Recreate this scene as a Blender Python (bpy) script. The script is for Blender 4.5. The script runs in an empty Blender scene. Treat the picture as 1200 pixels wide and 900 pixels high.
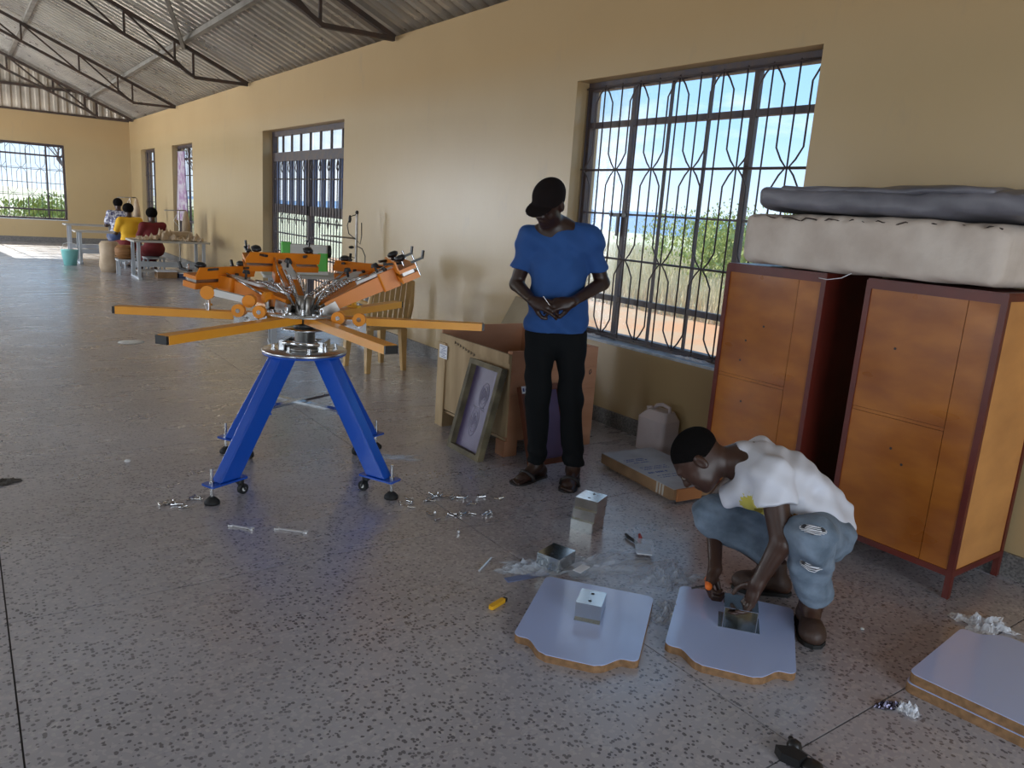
import bpy, math, random
import numpy as np
from mathutils import Matrix, Vector
random.seed(7)
rng = np.random.default_rng(7)
S = bpy.context.scene
COL = S.collection

# ------------------------------------------------------------ camera
YAW, PITCH, ROLL, FPX, CAMH = 0.62928, -0.21688, 0.06821, 896.56, 1.5
cd = bpy.data.cameras.new('camera'); cam = bpy.data.objects.new('camera', cd); COL.objects.link(cam)
fwd = Vector((math.sin(YAW)*math.cos(PITCH), math.cos(YAW)*math.cos(PITCH), math.sin(PITCH)))
rgt = fwd.cross(Vector((0, 0, 1))).normalized(); upv = rgt.cross(fwd)
r2 = rgt*math.cos(ROLL)+upv*math.sin(ROLL); u2 = -rgt*math.sin(ROLL)+upv*math.cos(ROLL)
m = Matrix.Identity(4)
for i in range(3):
    m[i][0] = r2[i]; m[i][1] = u2[i]; m[i][2] = -fwd[i]
m[2][3] = CAMH
cam.matrix_world = m
cd.sensor_width = 36; cd.sensor_fit = 'HORIZONTAL'; cd.lens = FPX/1200*36
cd.clip_start = .02; cd.clip_end = 2000
S.camera = cam

# ------------------------------------------------------------ world, sun, fill lamps, exposure
S.view_settings.view_transform = 'Standard'; S.view_settings.look = 'None'
S.view_settings.gamma = 1; S.view_settings.use_curve_mapping = False
S.view_settings.exposure = 0.0
SKY = 1.55
W = bpy.data.worlds.new('sky'); S.world = W; W.use_nodes = True
nt = W.node_tree; nt.nodes.clear()
def N(nt, t, **k):
    n = nt.nodes.new(t)
    for a, b in k.items():
        if a in n.inputs: n.inputs[a].default_value = b
        else: setattr(n, a, b)
    return n
out = N(nt, 'ShaderNodeOutputWorld'); bg = N(nt, 'ShaderNodeBackground'); bg.inputs['Strength'].default_value = SKY
tc = N(nt, 'ShaderNodeTexCoord'); sep = N(nt, 'ShaderNodeSeparateXYZ')
nt.links.new(tc.outputs['Generated'], sep.inputs[0])
ramp = N(nt, 'ShaderNodeValToRGB')
cr = ramp.color_ramp
cr.elements[0].position = 0.0; cr.elements[0].color = (.68, .80, .92, 1)
cr.elements[1].position = .9; cr.elements[1].color = (.16, .40, .80, 1)
e = cr.elements.new(.12); e.color = (.36, .61, .88, 1)
e = cr.elements.new(.4); e.color = (.17, .43, .78, 1)
nt.links.new(sep.outputs['Z'], ramp.inputs[0])
mp = N(nt, 'ShaderNodeMapping'); mp.inputs['Scale'].default_value = (1.6, 1.6, 4.5)
nt.links.new(tc.outputs['Generated'], mp.inputs[0])
nz = N(nt, 'ShaderNodeTexNoise'); nz.inputs['Scale'].default_value = 2.2; nz.inputs['Detail'].default_value = 7; nz.inputs['Roughness'].default_value = .6
nt.links.new(mp.outputs[0], nz.inputs['Vector'])
cl = N(nt, 'ShaderNodeValToRGB'); cl.color_ramp.elements[0].position = .48; cl.color_ramp.elements[0].color = (0, 0, 0, 1)
cl.color_ramp.elements[1].position = .66; cl.color_ramp.elements[1].color = (.8, .8, .8, 1)
nt.links.new(nz.outputs[0], cl.inputs[0])
mx = N(nt, 'ShaderNodeMixRGB'); mx.inputs['Color2'].default_value = (.88, .92, .98, 1)
nt.links.new(cl.outputs[0], mx.inputs['Fac']); nt.links.new(ramp.outputs[0], mx.inputs['Color1'])
nt.links.new(mx.outputs[0], bg.inputs['Color']); nt.links.new(bg.outputs[0], out.inputs[0])

sd = bpy.data.lights.new('sun', 'SUN'); sun = bpy.data.objects.new('sun', sd); COL.objects.link(sun)
sd.energy = 8.5; sd.angle = math.radians(.6); sd.color = (1, .93, .82)
sun.location = (0, 40, 20)
sun.rotation_euler = Vector((0.10, -.92, -.42)).to_track_quat('-Z', 'Y').to_euler()

XL, XR, YB, YF = -4.7, 3.9, -3.6, 23.5     # room limits
def daylight(name, loc, sx, sy, d, power, col=(.86, .93, 1.0)):  # added area lamp used as room fill
    l = bpy.data.lights.new(name, 'AREA'); l.shape = 'RECTANGLE'; l.size = sx; l.size_y = sy
    l.energy = power; l.color = col
    o = bpy.data.objects.new(name, l); COL.objects.link(o); o.location = loc
    o.rotation_euler = Vector(d).to_track_quat('-Z', 'Z').to_euler()
    return o
# added area lamps fill the room from unseen openings in left and rear walls
LEFT_OPEN = [(-2.2, -.1), (3.2, 5.3), (8.2, 10.3), (13.2, 15.3), (18.4, 20.5)]
for (a, b), pw_ in zip(LEFT_OPEN, (40, 50, 80, 170, 420)):
    daylight('window_daylight', (XL-.12, (a+b)/2, 1.55), b-a, 1.9, (1, 0, -.05), pw_*1.4, (.86, .93, 1))  # added fill lamps at the unseen left openings
daylight('rear_fill_lamp', (.9, YB-.12, 1.25), 3.6, 2.4, (.1, 1, -.05), 150, (.84, .92, 1))

# ------------------------------------------------------------ helpers
MW = {}
def link(o, parent, mw=Matrix.Identity(4)):
    COL.objects.link(o)
    if parent is not None:
        o.parent = parent; MW[o.name] = MW[parent.name] @ mw
    else: MW[o.name] = mw
    o.matrix_local = mw if parent is None else mw
    return o
def thing(name, label, cat, loc=(0, 0, 0), rz=0, group=None):
    o = bpy.data.objects.new(name, None); o.empty_display_size = .05
    link(o, None, Matrix.Translation(loc) @ Matrix.Rotation(rz, 4, 'Z'))
    o['label'] = label; o['category'] = cat
    if group: o['group'] = group
    return o
def struct(name, mb=None, mat=None):
    if mb is None:
        o = bpy.data.objects.new(name, None); o.empty_display_size = .05; link(o, None)
    else: o = mb.build(name, mat)
    o['kind'] = 'structure'; return o
def tag(o, label, cat, group=None):
    o['label'] = label; o['category'] = cat
    if group: o['group'] = group
    return o
def clone(o, parent=None, mw=None, **props):
    c = o.copy(); COL.objects.link(c); c.parent = parent
    if mw is not None: c.matrix_local = mw
    MW[c.name] = (MW[parent.name] if parent else Matrix.Identity(4)) @ c.matrix_local
    for k, v in props.items(): c[k] = v
    return c
KIDS = {}
def clone_tree(o, parent=None, mw=None, **props):
    c = clone(o, parent, mw, **props)
    for ch in o.children: clone_tree(ch, c)
    return c
def basis(d, up=(0, 0, 1)):
    d = Vector(d).normalized(); up = Vector(up)
    if abs(d.dot(up)) > .98: up = Vector((1, 0, 0))
    x = up.cross(d).normalized(); y = d.cross(x)
    return x, y, d
class MB:
    def __init__(s, smooth=False): s.v = []; s.f = []; s.m = []; s.mats = []; s.smooth = smooth; s.cm = 0; s.sm = []; s.T = None
    def use(s, i): s.cm = i; return s
    def add(s, vs, fs, smooth=None):
        n = len(s.v)
        if s.T is not None: vs = [s.T @ Vector(v) for v in vs]
        s.v += [tuple(v) for v in vs]
        for f in fs: s.f.append(tuple(i+n for i in f)); s.m.append(s.cm); s.sm.append(s.smooth if smooth is None else smooth)
        return s
    def box(s, a, b, bev=0):
        x0, y0, z0 = a; x1, y1, z1 = b
        if x0 > x1: x0, x1 = x1, x0
        if y0 > y1: y0, y1 = y1, y0
        if z0 > z1: z0, z1 = z1, z0
        if bev > 0:
            return s.prism(rrect(x0, y0, x1, y1, bev, 3), z0, z1)
        vs = [(x, y, z) for z in (z0, z1) for x, y in ((x0, y0), (x1, y0), (x1, y1), (x0, y1))]
        return s.add(vs, [(3, 2, 1, 0), (4, 5, 6, 7), (0, 1, 5, 4), (1, 2, 6, 5), (2, 3, 7, 6), (3, 0, 4, 7)], False)
    def bar(s, a, b, w, h, up=(0, 0, 1)):
        a, b = Vector(a), Vector(b); x, y, d = basis(b-a, up); x *= w/2; y *= h/2
        vs = [p+i*x+j*y for p in (a, b) for i, j in ((-1, -1), (1, -1), (1, 1), (-1, 1))]
        return s.add(vs, [(3, 2, 1, 0), (4, 5, 6, 7), (0, 1, 5, 4), (1, 2, 6, 5), (2, 3, 7, 6), (3, 0, 4, 7)], False)
    def cyl(s, a, b, r, r1=None, n=12, caps=True):
        if r1 is None: r1 = r
        a, b = Vector(a), Vector(b); x, y, d = basis(b-a)
        vs = []
        for p, q in ((a, r), (b, r1)):
            vs += [p+q*(x*math.cos(t)+y*math.sin(t)) for t in [2*math.pi*i/n for i in range(n)]]
        s.add(vs, [(i, (i+1) % n, n+(i+1) % n, n+i) for i in range(n)], True)
        if caps: s.add(vs, [tuple(range(n))[::-1], tuple(range(n, 2*n))], False)
        return s
    def tube(s, pts, r, n=8, closed=False):
        pts = [Vector(p) for p in pts]; L = len(pts); vs = []; up = Vector((0, 0, 1)); px = None
        for i, p in enumerate(pts):
            d = (pts[(i+1) % L]-pts[i-1]) if closed else (pts[min(i+1, L-1)]-pts[max(i-1, 0)])
            x, y, d = basis(d)
            if px is not None:
                x = (px-d*px.dot(d)); x = x.normalized() if x.length > 1e-6 else px; y = d.cross(x)
            px = x
            rr = r[i] if isinstance(r, (list, tuple)) else r
            vs += [p+rr*(x*math.cos(2*math.pi*k/n)+y*math.sin(2*math.pi*k/n)) for k in range(n)]
        fs = []
        for i in range(L if closed else L-1):
            j = (i+1) % L
            fs += [(i*n+k, i*n+(k+1) % n, j*n+(k+1) % n, j*n+k) for k in range(n)]
        if not closed: fs += [tuple(range(n))[::-1], tuple(range((L-1)*n, L*n))]
        return s.add(vs, fs, True)
    def prism(s, o, z0, z1, M=None):
        n = len(o); vs = [Vector((x, y, z0)) for x, y in o]+[Vector((x, y, z1)) for x, y in o]
        if M is not None: vs = [M @ v for v in vs]
        return s.add(vs, [tuple(range(n))[::-1], tuple(range(n, 2*n))]+[(i, (i+1) % n, n+(i+1) % n, n+i) for i in range(n)], False)
    def lathe(s, prof, c=(0, 0, 0), n=20, M=None):
        vs = []; k = len(prof)
        for i in range(n):
            t = 2*math.pi*i/n
            vs += [Vector((r*math.cos(t), r*math.sin(t), z)) for r, z in prof]
        if M is not None: vs = [M @ v for v in vs]
        vs = [v+Vector(c) for v in vs]; fs = []
        for i in range(n):
            j = (i+1) % n
            fs += [(i*k+a, j*k+a, j*k+a+1, i*k+a+1) for a in range(k-1)]
        fs += [tuple(i*k for i in range(n))[::-1], tuple(i*k+k-1 for i in range(n))]
        return s.add(vs, fs, True)
    def ell(s, c, r, n=12, M=None):
        k = n; prof = []
        vs = []; fs = []
        for j in range(n//2+1):
            ph = math.pi*j/(n//2)
            for i in range(n):
                t = 2*math.pi*i/n
                v = Vector((r[0]*math.sin(ph)*math.cos(t), r[1]*math.sin(ph)*math.sin(t), r[2]*math.cos(ph)))
                if M is not None: v = M @ v
                vs.append(v+Vector(c))
        for j in range(n//2):
            for i in range(n):
                fs.append((j*n+i, (j+1)*n+i, (j+1)*n+(i+1) % n, j*n+(i+1) % n))
        return s.add(vs, fs, True)
    def build(s, name, mat, parent=None, world=False, mw=None, label=None, kind=None):
        me = bpy.data.meshes.new(name)
        vs = s.v
        if world and parent is not None:
            inv = MW[parent.name].inverted(); vs = [tuple(inv @ Vector(v)) for v in vs]
        me.from_pydata(vs, [], s.f)
        for mm in (mat if isinstance(mat, (list, tuple)) else [mat]): me.materials.append(mm)
        me.polygons.foreach_set('material_index', s.m); me.polygons.foreach_set('use_smooth', s.sm)
        me.update()
        o = bpy.data.objects.new(name, me); link(o, parent, mw if mw is not None else Matrix.Identity(4))
        if label: o['label'] = label
        if kind: o['kind'] = kind
        return o
def rrect(x0, y0, x1, y1, r, n=4):
    o = []
    for cx, cy, a in ((x1-r, y1-r, 0), (x0+r, y1-r, 90), (x0+r, y0+r, 180), (x1-r, y0+r, 270)):
        for i in range(n+1):
            t = math.radians(a+90*i/n); o.append((cx+r*math.cos(t), cy+r*math.sin(t)))
    return o
def cube_part(name, a, b, mat, parent, bev=0, **k):
    return MB().box(a, b, bev).build(name, mat, parent, **k)

# ------------------------------------------------------------ materials
def mat(name, col, rough=.5, metal=0, spec=.5, n_scale=0, n_amt=0, col2=None, bump=0, b_scale=50, stretch=(1, 1, 1), coat=0, rough_var=0, detail=6, sss=0, world=False):
    M_ = bpy.data.materials.new(name); M_.use_nodes = True; nt = M_.node_tree
    b = nt.nodes['Principled BSDF']
    b.inputs['Base Color'].default_value = (*col, 1); b.inputs['Roughness'].default_value = rough
    b.inputs['Metallic'].default_value = metal; b.inputs['Specular IOR Level'].default_value = spec
    if coat: b.inputs['Coat Weight'].default_value = coat; b.inputs['Coat Roughness'].default_value = .1
    if n_scale or bump or rough_var:
        if world:
            src = N(nt, 'ShaderNodeNewGeometry').outputs['Position']
        else: src = N(nt, 'ShaderNodeTexCoord').outputs['Object']
        mp = N(nt, 'ShaderNodeMapping'); mp.inputs['Scale'].default_value = stretch; nt.links.new(src, mp.inputs[0])
    if n_scale:
        nz = N(nt, 'ShaderNodeTexNoise'); nz.inputs['Scale'].default_value = n_scale; nz.inputs['Detail'].default_value = detail
        nt.links.new(mp.outputs[0], nz.inputs['Vector'])
        r = N(nt, 'ShaderNodeValToRGB'); r.color_ramp.elements[0].position = .5-.5*max(.05, 1-n_amt)*.5; r.color_ramp.elements[1].position = .5+.25*max(.1, 1-n_amt)
        c2 = col2 or tuple(c*.6 for c in col)
        r.color_ramp.elements[0].color = (*c2, 1); r.color_ramp.elements[1].color = (*col, 1)
        nt.links.new(nz.outputs[0], r.inputs[0]); nt.links.new(r.outputs[0], b.inputs['Base Color'])
    if rough_var:
        nz3 = N(nt, 'ShaderNodeTexNoise'); nz3.inputs['Scale'].default_value = 3; nt.links.new(mp.outputs[0], nz3.inputs['Vector'])
        mr = N(nt, 'ShaderNodeMapRange'); mr.inputs['From Min'].default_value = .3; mr.inputs['From Max'].default_value = .7
        mr.inputs['To Min'].default_value = rough-rough_var; mr.inputs['To Max'].default_value = rough+rough_var
        nt.links.new(nz3.outputs[0], mr.inputs[0]); nt.links.new(mr.outputs[0], b.inputs['Roughness'])
    if bump:
        nz2 = N(nt, 'ShaderNodeTexNoise'); nz2.inputs['Scale'].default_value = b_scale; nz2.inputs['Detail'].default_value = 4
        nt.links.new(mp.outputs[0], nz2.inputs['Vector'])
        bp = N(nt, 'ShaderNodeBump'); bp.inputs['Strength'].default_value = bump; bp.inputs['Distance'].default_value = .01
        nt.links.new(nz2.outputs[0], bp.inputs['Height']); nt.links.new(bp.outputs[0], b.inputs['Normal'])
    return M_
def floor_material():
    M_ = bpy.data.materials.new('terrazzo'); M_.use_nodes = True; nt = M_.node_tree; L = nt.links.new
    b = nt.nodes['Principled BSDF']
    pos = N(nt, 'ShaderNodeNewGeometry').outputs['Position']
    big = N(nt, 'ShaderNodeTexNoise'); big.inputs['Scale'].default_value = .55; big.inputs['Detail'].default_value = 5; L(pos, big.inputs['Vector'])
    base = N(nt, 'ShaderNodeValToRGB'); base.color_ramp.elements[0].position = .35; base.color_ramp.elements[1].position = .68
    base.color_ramp.elements[0].color = (.32, .295, .315, 1); base.color_ramp.elements[1].color = (.46, .455, .51, 1)
    L(big.outputs[0], base.inputs[0])
    v1 = N(nt, 'ShaderNodeTexVoronoi'); v1.inputs['Scale'].default_value = 85; v1.inputs['Randomness'].default_value = 1; L(pos, v1.inputs['Vector'])
    s1 = N(nt, 'ShaderNodeSeparateColor'); L(v1.outputs['Color'], s1.inputs[0])
    # a chip is a voronoi cell drawn by lot
    g = N(nt, 'ShaderNodeMath', operation='LESS_THAN'); L(s1.outputs[0], g.inputs[0]); g.inputs[1].default_value = .22
    d = N(nt, 'ShaderNodeMath', operation='LESS_THAN'); L(v1.outputs['Distance'], d.inputs[0]); d.inputs[1].default_value = .55
    gd = N(nt, 'ShaderNodeMath', operation='MULTIPLY'); L(g.outputs[0], gd.inputs[0]); L(d.outputs[0], gd.inputs[1])
    # where the wear shows more chips
    wn = N(nt, 'ShaderNodeTexNoise'); wn.inputs['Scale'].default_value = 1.3; wn.inputs['Detail'].default_value = 4; L(pos, wn.inputs['Vector'])
    wr = N(nt, 'ShaderNodeMapRange'); wr.inputs['From Min'].default_value = .3; wr.inputs['From Max'].default_value = .6; wr.inputs['To Min'].default_value = .35; wr.inputs['To Max'].default_value = .85; L(wn.outputs[0], wr.inputs[0])
    gm = N(nt, 'ShaderNodeMath', operation='MULTIPLY'); L(gd.outputs[0], gm.inputs[0]); L(wr.outputs[0], gm.inputs[1])
    m1 = N(nt, 'ShaderNodeMixRGB'); L(gm.outputs[0], m1.inputs['Fac']); L(base.outputs[0], m1.inputs['Color1']); m1.inputs['Color2'].default_value = (.055, .05, .06, 1)
    g2 = N(nt, 'ShaderNodeMath', operation='GREATER_THAN'); L(s1.outputs[0], g2.inputs[0]); g2.inputs[1].default_value = .8
    g3 = N(nt, 'ShaderNodeMath', operation='MULTIPLY'); L(g2.outputs[0], g3.inputs[0]); g3.inputs[1].default_value = .4
    m2 = N(nt, 'ShaderNodeMixRGB'); L(g3.outputs[0], m2.inputs['Fac']); L(m1.outputs[0], m2.inputs['Color1']); m2.inputs['Color2'].default_value = (.56, .53, .54, 1)
    L(m2.outputs[0], b.inputs['Base Color'])
    # wiped streaks in the polish
    mp = N(nt, 'ShaderNodeMapping'); mp.inputs['Scale'].default_value = (1, 3, 1); mp.inputs['Rotation'].default_value = (0, 0, .9); L(pos, mp.inputs[0])
    rn = N(nt, 'ShaderNodeTexNoise'); rn.inputs['Scale'].default_value = 2.4; rn.inputs['Detail'].default_value = 8; L(mp.outputs[0], rn.inputs['Vector'])
    rr = N(nt, 'ShaderNodeMapRange'); rr.inputs['From Min'].default_value = .3; rr.inputs['From Max'].default_value = .7; rr.inputs['To Min'].default_value = .20; rr.inputs['To Max'].default_value = .42; L(rn.outputs[0], rr.inputs[0])
    L(rr.outputs[0], b.inputs['Roughness'])
    bp = N(nt, 'ShaderNodeBump'); bp.inputs['Strength'].default_value = .13; bp.inputs['Distance'].default_value = .004; L(rn.outputs[0], bp.inputs['Height']); L(bp.outputs[0], b.inputs['Normal'])
    b.inputs['Specular IOR Level'].default_value = .7; b.inputs['Coat Weight'].default_value = .7; b.inputs['Coat Roughness'].default_value = .22; L(bp.outputs[0], b.inputs['Coat Normal'])
    return M_
def wall_material():
    M_ = bpy.data.materials.new('wall_paint'); M_.use_nodes = True; nt = M_.node_tree; L = nt.links.new
    b = nt.nodes['Principled BSDF']
    pos = N(nt, 'ShaderNodeNewGeometry').outputs['Position']
    sp = N(nt, 'ShaderNodeSeparateXYZ'); L(pos, sp.inputs[0])
    n = N(nt, 'ShaderNodeTexNoise'); n.inputs['Scale'].default_value = .8; n.inputs['Detail'].default_value = 6; L(pos, n.inputs['Vector'])
    # gloss paint to 2.6 m, plain wash above
    up = N(nt, 'ShaderNodeMapRange'); L(sp.outputs['Z'], up.inputs[0]); up.inputs['From Min'].default_value = 2.35; up.inputs['From Max'].default_value = 2.8
    lo = N(nt, 'ShaderNodeMixRGB'); L(n.outputs[0], lo.inputs['Fac']); lo.inputs['Color1'].default_value = (.40, .285, .140, 1); lo.inputs['Color2'].default_value = (.48, .355, .19, 1)
    hi = N(nt, 'ShaderNodeMixRGB'); L(n.outputs[0], hi.inputs['Fac']); hi.inputs['Color1'].default_value = (.44, .295, .138, 1); hi.inputs['Color2'].default_value = (.51, .35, .17, 1)
    mx = N(nt, 'ShaderNodeMixRGB'); L(up.outputs[0], mx.inputs['Fac']); L(lo.outputs[0], mx.inputs['Color1']); L(hi.outputs[0], mx.inputs['Color2'])
    # scuffs
    mp = N(nt, 'ShaderNodeMapping'); mp.inputs['Scale'].default_value = (1, 1, .35); L(pos, mp.inputs[0])
    s = N(nt, 'ShaderNodeTexNoise'); s.inputs['Scale'].default_value = 3.5; s.inputs['Detail'].default_value = 9; s.inputs['Roughness'].default_value = .65; L(mp.outputs[0], s.inputs['Vector'])
    sr = N(nt, 'ShaderNodeValToRGB'); sr.color_ramp.elements[0].position = .60; sr.color_ramp.elements[0].color = (0, 0, 0, 1); sr.color_ramp.elements[1].position = .75; sr.color_ramp.elements[1].color = (.35, .35, .35, 1); L(s.outputs[0], sr.inputs[0])
    mz = N(nt, 'ShaderNodeMixRGB'); L(sr.outputs[0], mz.inputs['Fac']); L(mx.outputs[0], mz.inputs['Color1']); mz.inputs['Color2'].default_value = (.30, .25, .18, 1)
    L(mz.outputs[0], b.inputs['Base Color'])
    ro = N(nt, 'ShaderNodeMapRange'); L(up.outputs[0], ro.inputs[0]); ro.inputs['To Min'].default_value = .33; ro.inputs['To Max'].default_value = .75; L(ro.outputs[0], b.inputs['Roughness'])
    bp = N(nt, 'ShaderNodeBump'); bp.inputs['Strength'].default_value = .3; bp.inputs['Distance'].default_value = .012; L(s.outputs[0], bp.inputs['Height']); L(bp.outputs[0], b.inputs['Normal'])
    return M_
def glassy(name, tint=(.9, .93, .95), fac=.10, rough=.02, alpha_noise=False):
    M_ = bpy.data.materials.new(name); M_.use_nodes = True; nt = M_.node_tree; nt.nodes.clear(); L = nt.links.new
    o = N(nt, 'ShaderNodeOutputMaterial'); t = N(nt, 'ShaderNodeBsdfTransparent'); t.inputs[0].default_value = (*tint, 1)
    g = N(nt, 'ShaderNodeBsdfGlossy'); g.inputs['Roughness'].default_value = rough
    mx = N(nt, 'ShaderNodeMixShader')
    if alpha_noise:
        d = N(nt, 'ShaderNodeBsdfPrincipled'); d.inputs['Base Color'].default_value = (*tint, 1); d.inputs['Roughness'].default_value = .25; d.inputs['Specular IOR Level'].default_value = .9
        L(t.outputs[0], mx.inputs[1]); L(d.outputs[0], mx.inputs[2]); mx.inputs[0].default_value = fac
    else:
        fr = N(nt, 'ShaderNodeFresnel'); fr.inputs[0].default_value = 1.35
        sc0 = N(nt, 'ShaderNodeMath', operation='MULTIPLY'); L(fr.outputs[0], sc0.inputs[0]); sc0.inputs[1].default_value = .22; L(sc0.outputs[0], mx.inputs[0]); L(t.outputs[0], mx.inputs[1]); L(g.outputs[0], mx.inputs[2])
    L(mx.outputs[0], o.inputs[0]); return M_
m_floor = floor_material(); m_wall = wall_material()
m_joint = mat('floor_joint', (.05, .045, .045), .7)
m_skirt = mat('skirting_terrazzo', (.20, .19, .18), .45, n_scale=90, n_amt=.6, col2=(.09, .085, .085), world=True)
m_steel_dark = mat('painted_window_steel', (.055, .045, .06), .5, n_scale=12, n_amt=.4, col2=(.09, .06, .05))
m_grille = mat('grille_steel', (.06, .045, .045), .5)
m_truss = mat('truss_steel', (.045, .035, .028), .6, n_scale=8, n_amt=.3, col2=(.08, .045, .03))
m_purlin = mat('purlin_steel', (.28, .25, .21), .55, n_scale=5, n_amt=.3)
m_roof = mat('galvanised_sheet', (.64, .59, .50), .34, metal=.6, n_scale=.7, n_amt=.3, col2=(.40, .36, .31), world=True, rough_var=.1)
m_gable = mat('gable_sheet', (.72, .62, .50), .45, metal=.3, n_scale=2, n_amt=.3, world=True)
m_glass = glassy('window_glass', (.97, .98, .99), rough=.25)
m_sill = mat('sill_paint', (.55, .60, .66), .45, n_scale=14, n_amt=.5, col2=(.34, .38, .42))
m_reveal = m_wall
m_plastic = glassy('clear_plastic', (.86, .90, .95), .30, alpha_noise=True)
m_plastic2 = glassy('milky_plastic', (.88, .90, .95), .62, alpha_noise=True)
m_soil = mat('red_soil', (.60, .30, .14), .95, n_scale=.9, n_amt=.5, col2=(.50, .34, .20), world=True, bump=.4, b_scale=6)
m_drygrass = mat('dry_grass', (.66, .56, .38), .9, n_scale=3, n_amt=.4, col2=(.50, .42, .26), world=True)
m_leaf = mat('bush_leaf', (.42, .46, .12), .8, n_scale=2, n_amt=.5, col2=(.22, .28, .06), world=True)
m_bark = mat('bark', (.20, .15, .12), .9)
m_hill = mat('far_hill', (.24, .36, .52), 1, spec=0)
m_orange = mat('orange_powder_coat', (.80, .25, .012), .38, n_scale=6, n_amt=.3, col2=(.74, .22, .01))
m_amber = mat('amber_powder_coat', (.90, .40, .04), .36, n_scale=5, n_amt=.3, col2=(.84, .35, .03))
m_blue = mat('blue_powder_coat', (.004, .075, .46), .28, coat=.3)
m_zinc = mat('zinc_plate', (.62, .64, .66), .26, metal=1, rough_var=.06)
m_chrome = mat('bright_steel', (.62, .62, .62), .16, metal=1)
m_steel = mat('machined_steel', (.42, .40, .37), .35, metal=.9, n_scale=10, n_amt=.4)
m_galv = mat('galvanised_box', (.66, .70, .70), .17, metal=1, rough_var=.07, bump=.03, b_scale=14)
m_black = mat('black_plastic', (.012, .012, .013), .4)
m_rubber = mat('black_rubber', (.01, .01, .01), .7)
m_white = mat('white_paint', (.72, .72, .70), .45)
m_orange_roll = mat('orange_roller', (.85, .30, .02), .45)
m_lam = mat('white_laminate', (.46, .55, .86), .2, spec=.6, coat=.8)
m_mdf = mat('brown_mdf_edge', (.30, .16, .07), .7, n_scale=40, n_amt=.4)
m_ply = mat('varnished_plywood', (.43, .145, .018), .34, n_scale=3.2, n_amt=.12, col2=(.23, .060, .007), stretch=(1, 1, 2.2), rough_var=.08)
m_plyp = mat('pale_plywood_side', (.64, .29, .085), .38, n_scale=3, n_amt=.2, col2=(.46, .20, .06), stretch=(1, 1, 2))
m_redframe = mat('red_oxide_frame', (.13, .018, .010), .38, n_scale=6, n_amt=.3, col2=(.085, .012, .008))
m_crate = mat('crate_plywood', (.52, .38, .22), .8, n_scale=4, n_amt=.2, col2=(.36, .25, .13), stretch=(3, 3, .5))
m_cratepink = mat('crate_red_plywood', (.50, .25, .14), .75, n_scale=4, n_amt=.2, col2=(.40, .18, .09), stretch=(.6, .6, 2))
m_oldwood = mat('stained_frame_wood', (.22, .18, .10), .7, n_scale=9, n_amt=.1, col2=(.05, .04, .022))
m_frame_red = mat('brown_frame_wood', (.17, .05, .02), .55, n_scale=7, n_amt=.2)
m_mesh = mat('purple_screen_mesh', (.13, .105, .21), .45, n_scale=3, n_amt=.2, col2=(.10, .07, .15))
m_print = mat('faint_print', (.30, .28, .38), .6)
m_foamcloth = mat('foam_cover_cloth', (.66, .58, .51), .85, n_scale=5, n_amt=.3, col2=(.50, .42, .36), bump=.5, b_scale=14)
m_greymat = mat('grey_mattress_cover', (.17, .165, .19), .42, n_scale=5, n_amt=.3, col2=(.10, .10, .12), bump=.5, b_scale=9)
m_card = mat('cardboard', (.34, .20, .10), .85, n_scale=6, n_amt=.3)
m_cardtop = mat('grey_printed_card', (.42, .43, .45), .6, n_scale=5, n_amt=.2, col2=(.30, .29, .30))
m_inkblue = mat('blue_ink', (.05, .08, .25), .7)
m_ink = mat('black_ink', (.03, .03, .035), .8)
m_paper = mat('white_paper', (.75, .76, .80), .7)
m_jerry = mat('frosted_jerrycan', (.60, .53, .52), .4, n_scale=4, n_amt=.4, col2=(.50, .43, .43))
m_tan = mat('tan_plastic', (.66, .42, .17), .4, n_scale=3, n_amt=.3)
m_greenp = mat('green_plastic', (.10, .55, .06), .4)
m_yellow = mat('yellow_plastic', (.85, .45, .02), .4)
m_redp = mat('red_plastic', (.5, .04, .03), .4)
m_orangehot = mat('orange_handle', (.95, .20, .02), .35)
m_skin = mat('dark_skin', (.036, .0165, .011), .42, spec=.45, n_scale=8, n_amt=.3, col2=(.028, .012, .008))
m_skin2 = mat('brown_skin', (.055, .024, .015), .42, spec=.45, n_scale=8, n_amt=.3, col2=(.042, .018, .011))
m_eye = mat('eye_white', (.22, .18, .15), .3)
m_hair = mat('black_hair', (.006, .005, .005), .9, spec=.08, bump=.8, b_scale=300)
m_tee = mat('blue_cotton', (.018, .080, .27), .85, n_scale=4, n_amt=.3, col2=(.014, .062, .22), bump=.2, b_scale=30)
m_cap = mat('black_cap_cloth', (.010, .007, .007), .9, spec=.15)
m_trouser = mat('black_trouser_cloth', (.008, .009, .010), .9, spec=.12, bump=.3, b_scale=18)
m_slipper = mat('dark_slipper_rubber', (.015, .012, .012), .6)
m_boot = mat('brown_leather', (.05, .026, .018), .55, bump=.3, b_scale=40)
m_lace = mat('tan_lace', (.25, .17, .12), .8)
m_fabric = mat('cream_fabric', (.55, .43, .31), .9, n_scale=5, n_amt=.3, col2=(.40, .30, .20))
m_tablegrey = mat('grey_table_top', (.42, .40, .37), .5)
m_tableleg = mat('pale_table_leg', (.45, .48, .52), .4)
m_dkred = mat('dark_red_cloth', (.13, .008, .010), .85)
m_ycloth = mat('yellow_cloth', (.72, .40, .02), .85)
m_pcloth = mat('white_patterned_cloth', (.6, .6, .66), .85, n_scale=25, n_amt=.8, col2=(.10, .10, .2))
m_cyan = mat('turquoise_plastic', (.25, .62, .60), .4)
m_wicker = mat('brown_wicker', (.25, .11, .03), .7)
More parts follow.
